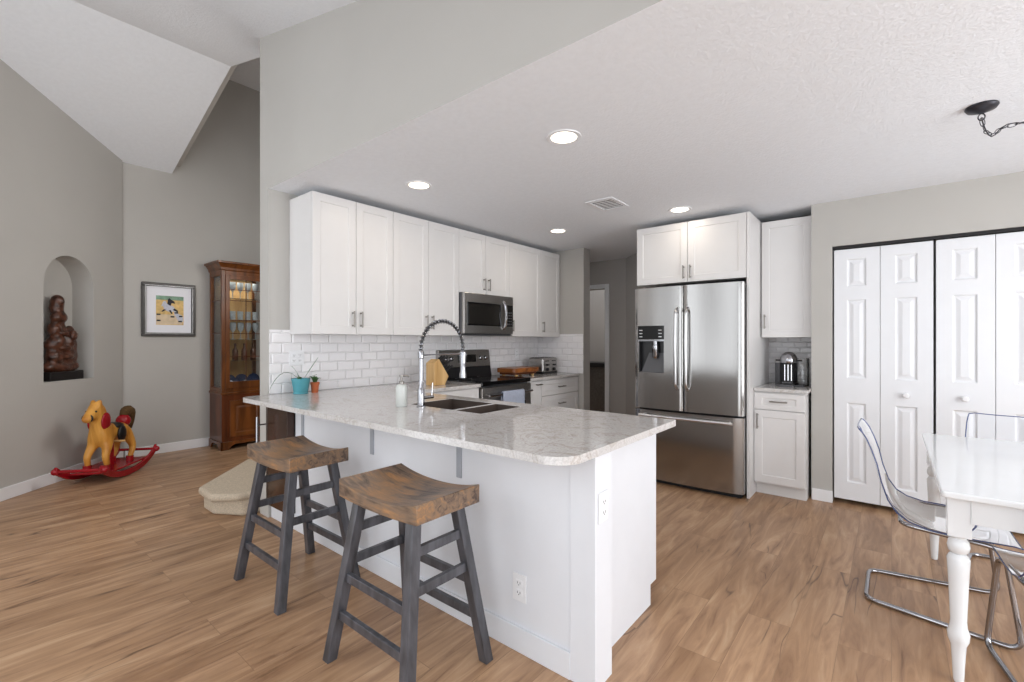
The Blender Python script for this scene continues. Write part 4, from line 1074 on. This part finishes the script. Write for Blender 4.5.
# with x along u, local +y points to nrm
bm = NB(); bx(bm, -.19, .19, -.075, .07, 0, .085); obj('plinth', bm, 'carving_b', t, bevel=.01)
mb = bpy.data.metaballs.new('carving_mb'); mo = bpy.data.objects.new('carving_mb', mb); COL.objects.link(mo); mb.resolution = .012; mb.threshold = .35
def el(x, y, z, r, sx=1, sy=1, sz=1):
    e_ = mb.elements.new(type='ELLIPSOID'); e_.co = (x, y, z); e_.radius = r * 1.35; e_.size_x = sx; e_.size_y = sy; e_.size_z = sz
for a in [(.12, 0, .33, .075, .8, .6, 1.2), (.10, 0, .45, .065, .8, .6, 1.1), (-.02, 0, .12, .12, 1.5, .7, .5), (.10, 0, .13, .09, 1, .8, .6), (-.12, 0, .13, .08, 1, .8, .6),
          (-.09, -.01, .22, .085, 1, .8, 1), (.05, 0, .24, .11, 1.1, .6, 1.1), (.13, 0, .22, .07, .7, .6, 1.2), (-.11, 0, .33, .07, .9, .8, 1), (-.07, -.03, .36, .07, 1, .8, 1),
          (.05, .0, .38, .09, .9, .55, 1.1), (.06, -.03, .36, .055, 1, .8, 1.1), (-.09, -.01, .47, .07, .9, .8, 1.1), (-.02, .0, .48, .075, 1, .6, 1.1), (-.05, -.02, .585, .075, 1.2, .8, .9),
          (-.05, 0, .67, .07, 1, .8, 1), (-.05, -.01, .735, .065, .95, .85, 1), (-.05, -.05, .73, .02, 1, 1, 1), (-.02, -.06, .30, .045, 1.6, .7, .5), (-.03, -.06, .44, .04, 1.4, .7, .5), (-.0, -.06, .22, .045, 1.6, .7, .5)]: el(*a)
dg = bpy.context.evaluated_depsgraph_get(); dg.update()
me = bpy.data.meshes.new_from_object(mo.evaluated_get(dg)); bpy.data.objects.remove(mo)
r = bmesh.new(); r.from_mesh(me)
zs = [v.co.z for v in r.verts]; xs = [v.co.x for v in r.verts]
sz = .745 / (max(zs) - .08) if max(zs) > .3 else 1
for v in r.verts:
    v.co.z = .08 + (max(v.co.z, .08) - .08) * (.735 / (max(zs) - .08)); v.co.x = -.18 + (v.co.x - min(xs)) * .37 / (max(xs) - min(xs)); v.co.y = max(-.085, min(.075, v.co.y))
obj('carved_figure', r, 'carving', t, smooth='all')
# face relief
bm = NB(); cx, cz = .075, .43
ball(bm, (cx, -.07, cz), .04, 12, (.9, .5, 1.25)); ball(bm, (cx, -.092, cz - .005), .009, 8, (1, .8, 1.8))
for s in (-1, 1): ball(bm, (cx + s * .016, -.088, cz + .014), .008, 8, (1.3, .6, .6))
ball(bm, (cx, -.089, cz - .026), .012, 8, (1.3, .5, .4)); obj('carved_face', bm, 'carving', t, smooth='all')

# ------------------------------------------------------------------ rocking horse (local +x = head direction)
t = thing('rocking_horse', 'yellow wooden rocking horse on red rockers by the niche wall', 'rocking horse', (-5.90, 1.0, 0), math.radians(-39))
def rocker(sy):
    bm = NB(); n = 16; P = []
    for i in range(n + 1):
        f = -1 + 2 * i / n; P.append((.44 * f, .004 + .13 * abs(f) ** 2.4))
    pl = [(x, z) for x, z in P] + [(x, z + .058 + (.010 if abs(x) > .4 else 0)) for x, z in P[::-1]]
    prism(bm, [(x, sy * .172 - .013, z) for x, z in pl], (0, .026, 0)); return bm
for s in (-1, 1): obj('rocker', rocker(s), 'hred', t, bevel=.006)
for x, z, r_ in ((.42, .155, .014), (-.42, .155, .014)):
    bm = NB(); tube(bm, [(x, -.185, z), (x, .185, z)], r_, 10)
    for s in (-1, 1): ball(bm, (x, s * .188, z), .03)
    obj('crossbar', bm, 'hred', t, smooth=True)
bm = NB(); bx(bm, -.30, .30, -.165, .165, .085, .103); obj('platform', bm, 'hred', t, bevel=.006)
obj('center_post', bx(NB(), -.02, .03, -.02, .02, .09, .36), 'hred', t, bevel=.004)
# body as one skinned surface
verts = [(-.02, 0, .42), (.12, 0, .43), (.17, 0, .51), (.195, 0, .60), (.215, 0, .665), (.285, 0, .640), (.360, 0, .575),      # 0-6 barrel, neck, poll, face, muzzle
         (-.15, 0, .43), (-.20, 0, .40)]
edges = [(0, 1), (1, 2), (2, 3), (3, 4), (4, 5), (5, 6), (0, 7), (7, 8)]
rad = [.075, .082, .074, .060, .044, .042, .036, .08, .06]
for (root, sx, sy, kx) in ((1, .15, .06, .19), (1, .15, -.06, .19), (8, -.20, .06, -.17), (8, -.20, -.06, -.17)):
    i = len(verts); verts += [(sx, sy, .33), (kx + (.02 if sx > 0 else -.05), sy * 1.25, .225), (kx + (.0 if sx > 0 else .0), sy * 1.3, .15), (kx + .01, sy * 1.3, .1)]
    edges += [(root, i), (i, i + 1), (i + 1, i + 2), (i + 2, i + 3)]; rad += [.045, .03, .024, .026]
for s in (-1, 1):
    i = len(verts); verts += [(.205, s * .032, .76)]; edges += [(4, i)]; rad += [.016]
me = bpy.data.meshes.new('horse_body'); me.from_pydata(verts, edges, []); o = bpy.data.objects.new('horse_body', me); COL.objects.link(o); o.parent = t
md_ = o.modifiers.new('skin', 'SKIN'); sv = me.skin_vertices[0].data
for i, r_ in enumerate(rad): sv[i].radius = (r_, r_); sv[i].use_root = (i == 0)
o.modifiers.new('sub', 'SUBSURF').levels = 2; o.modifiers['sub'].render_levels = 2
me.materials.append(M['hyel'])
for sgn in (-1, 1):
    bm = NB(); ball(bm, (.165, sgn * .056, .55), .082, 16, (.80, .24, 1.05)); obj('side_disc', bm, 'hred', t, smooth='all')
bm = NB()
for sgn in (-1, 1):
    for kx in (.20, -.16): tube(bm, [(kx, sgn * .078, .09), (kx, sgn * .078, .15)], .032, 10)
obj('hoof', bm, 'hred', t, smooth=True)
bm = NB(); ball(bm, (-.03, 0, .475), .08, 14, (1.2, 1.05, .45)); ball(bm, (-.03, .08, .40), .06, 12, (1, .4, 1.4)); ball(bm, (-.03, -.08, .40), .06, 12, (1, .4, 1.4)); obj('saddle', bm, 'hblack', t, smooth='all')
bm = NB(); tube(bm, [(.05, -.15, .34), (.05, .15, .34)], .01, 8); obj('footrest', bm, 'bamboo', t, smooth=True)
bm = NB(); ball(bm, (.325, 0, .605), .048, 14, (.25, 1.0, .85)); obj('bridle', bm, 'hblack', t, smooth='all')
bm = NB(); ball(bm, (-.20, 0, .50), .065, 12, (.9, 1.0, 1.0)); obj('rump_patch', bm, 'hred', t, smooth='all')
bm = NB(); tube(bm, bez((-.19, 0, .55), (-.33, 0, .68), (-.32, 0, .40), 9), .04, 10, rs=[.03, .045, .052, .055, .055, .05, .04, .03, .012]); obj('tail', bm, 'hbrown', t, smooth='all')
bm = NB(); tube(bm, bez((.20, 0, .71), (.10, 0, .69), (.085, 0, .53), 8), .02, 8, rs=[.014, .02, .024, .026, .026, .024, .02, .01]); obj('mane', bm, 'hyel', t, smooth='all')

for sgn in (-1, 1):
    bm = NB(); ball(bm, (.275, sgn * .037, .66), .010, 10); obj('eye', bm, 'hblack', t, smooth='all')

# ------------------------------------------------------------------ dark cabinet seen through the doorway
t = thing('sideboard', 'dark speckled cabinet with black top, seen through the hallway doorway', 'sideboard', (-4.35, 7.02, 0))
obj('body', bx(NB(), 0, 1.6, .03, .5, 0, .86), 'wains', t, bevel=.003)
obj('top', bx(NB(), -.02, 1.62, 0, .52, .86, .935), 'dark', t, bevel=.004)
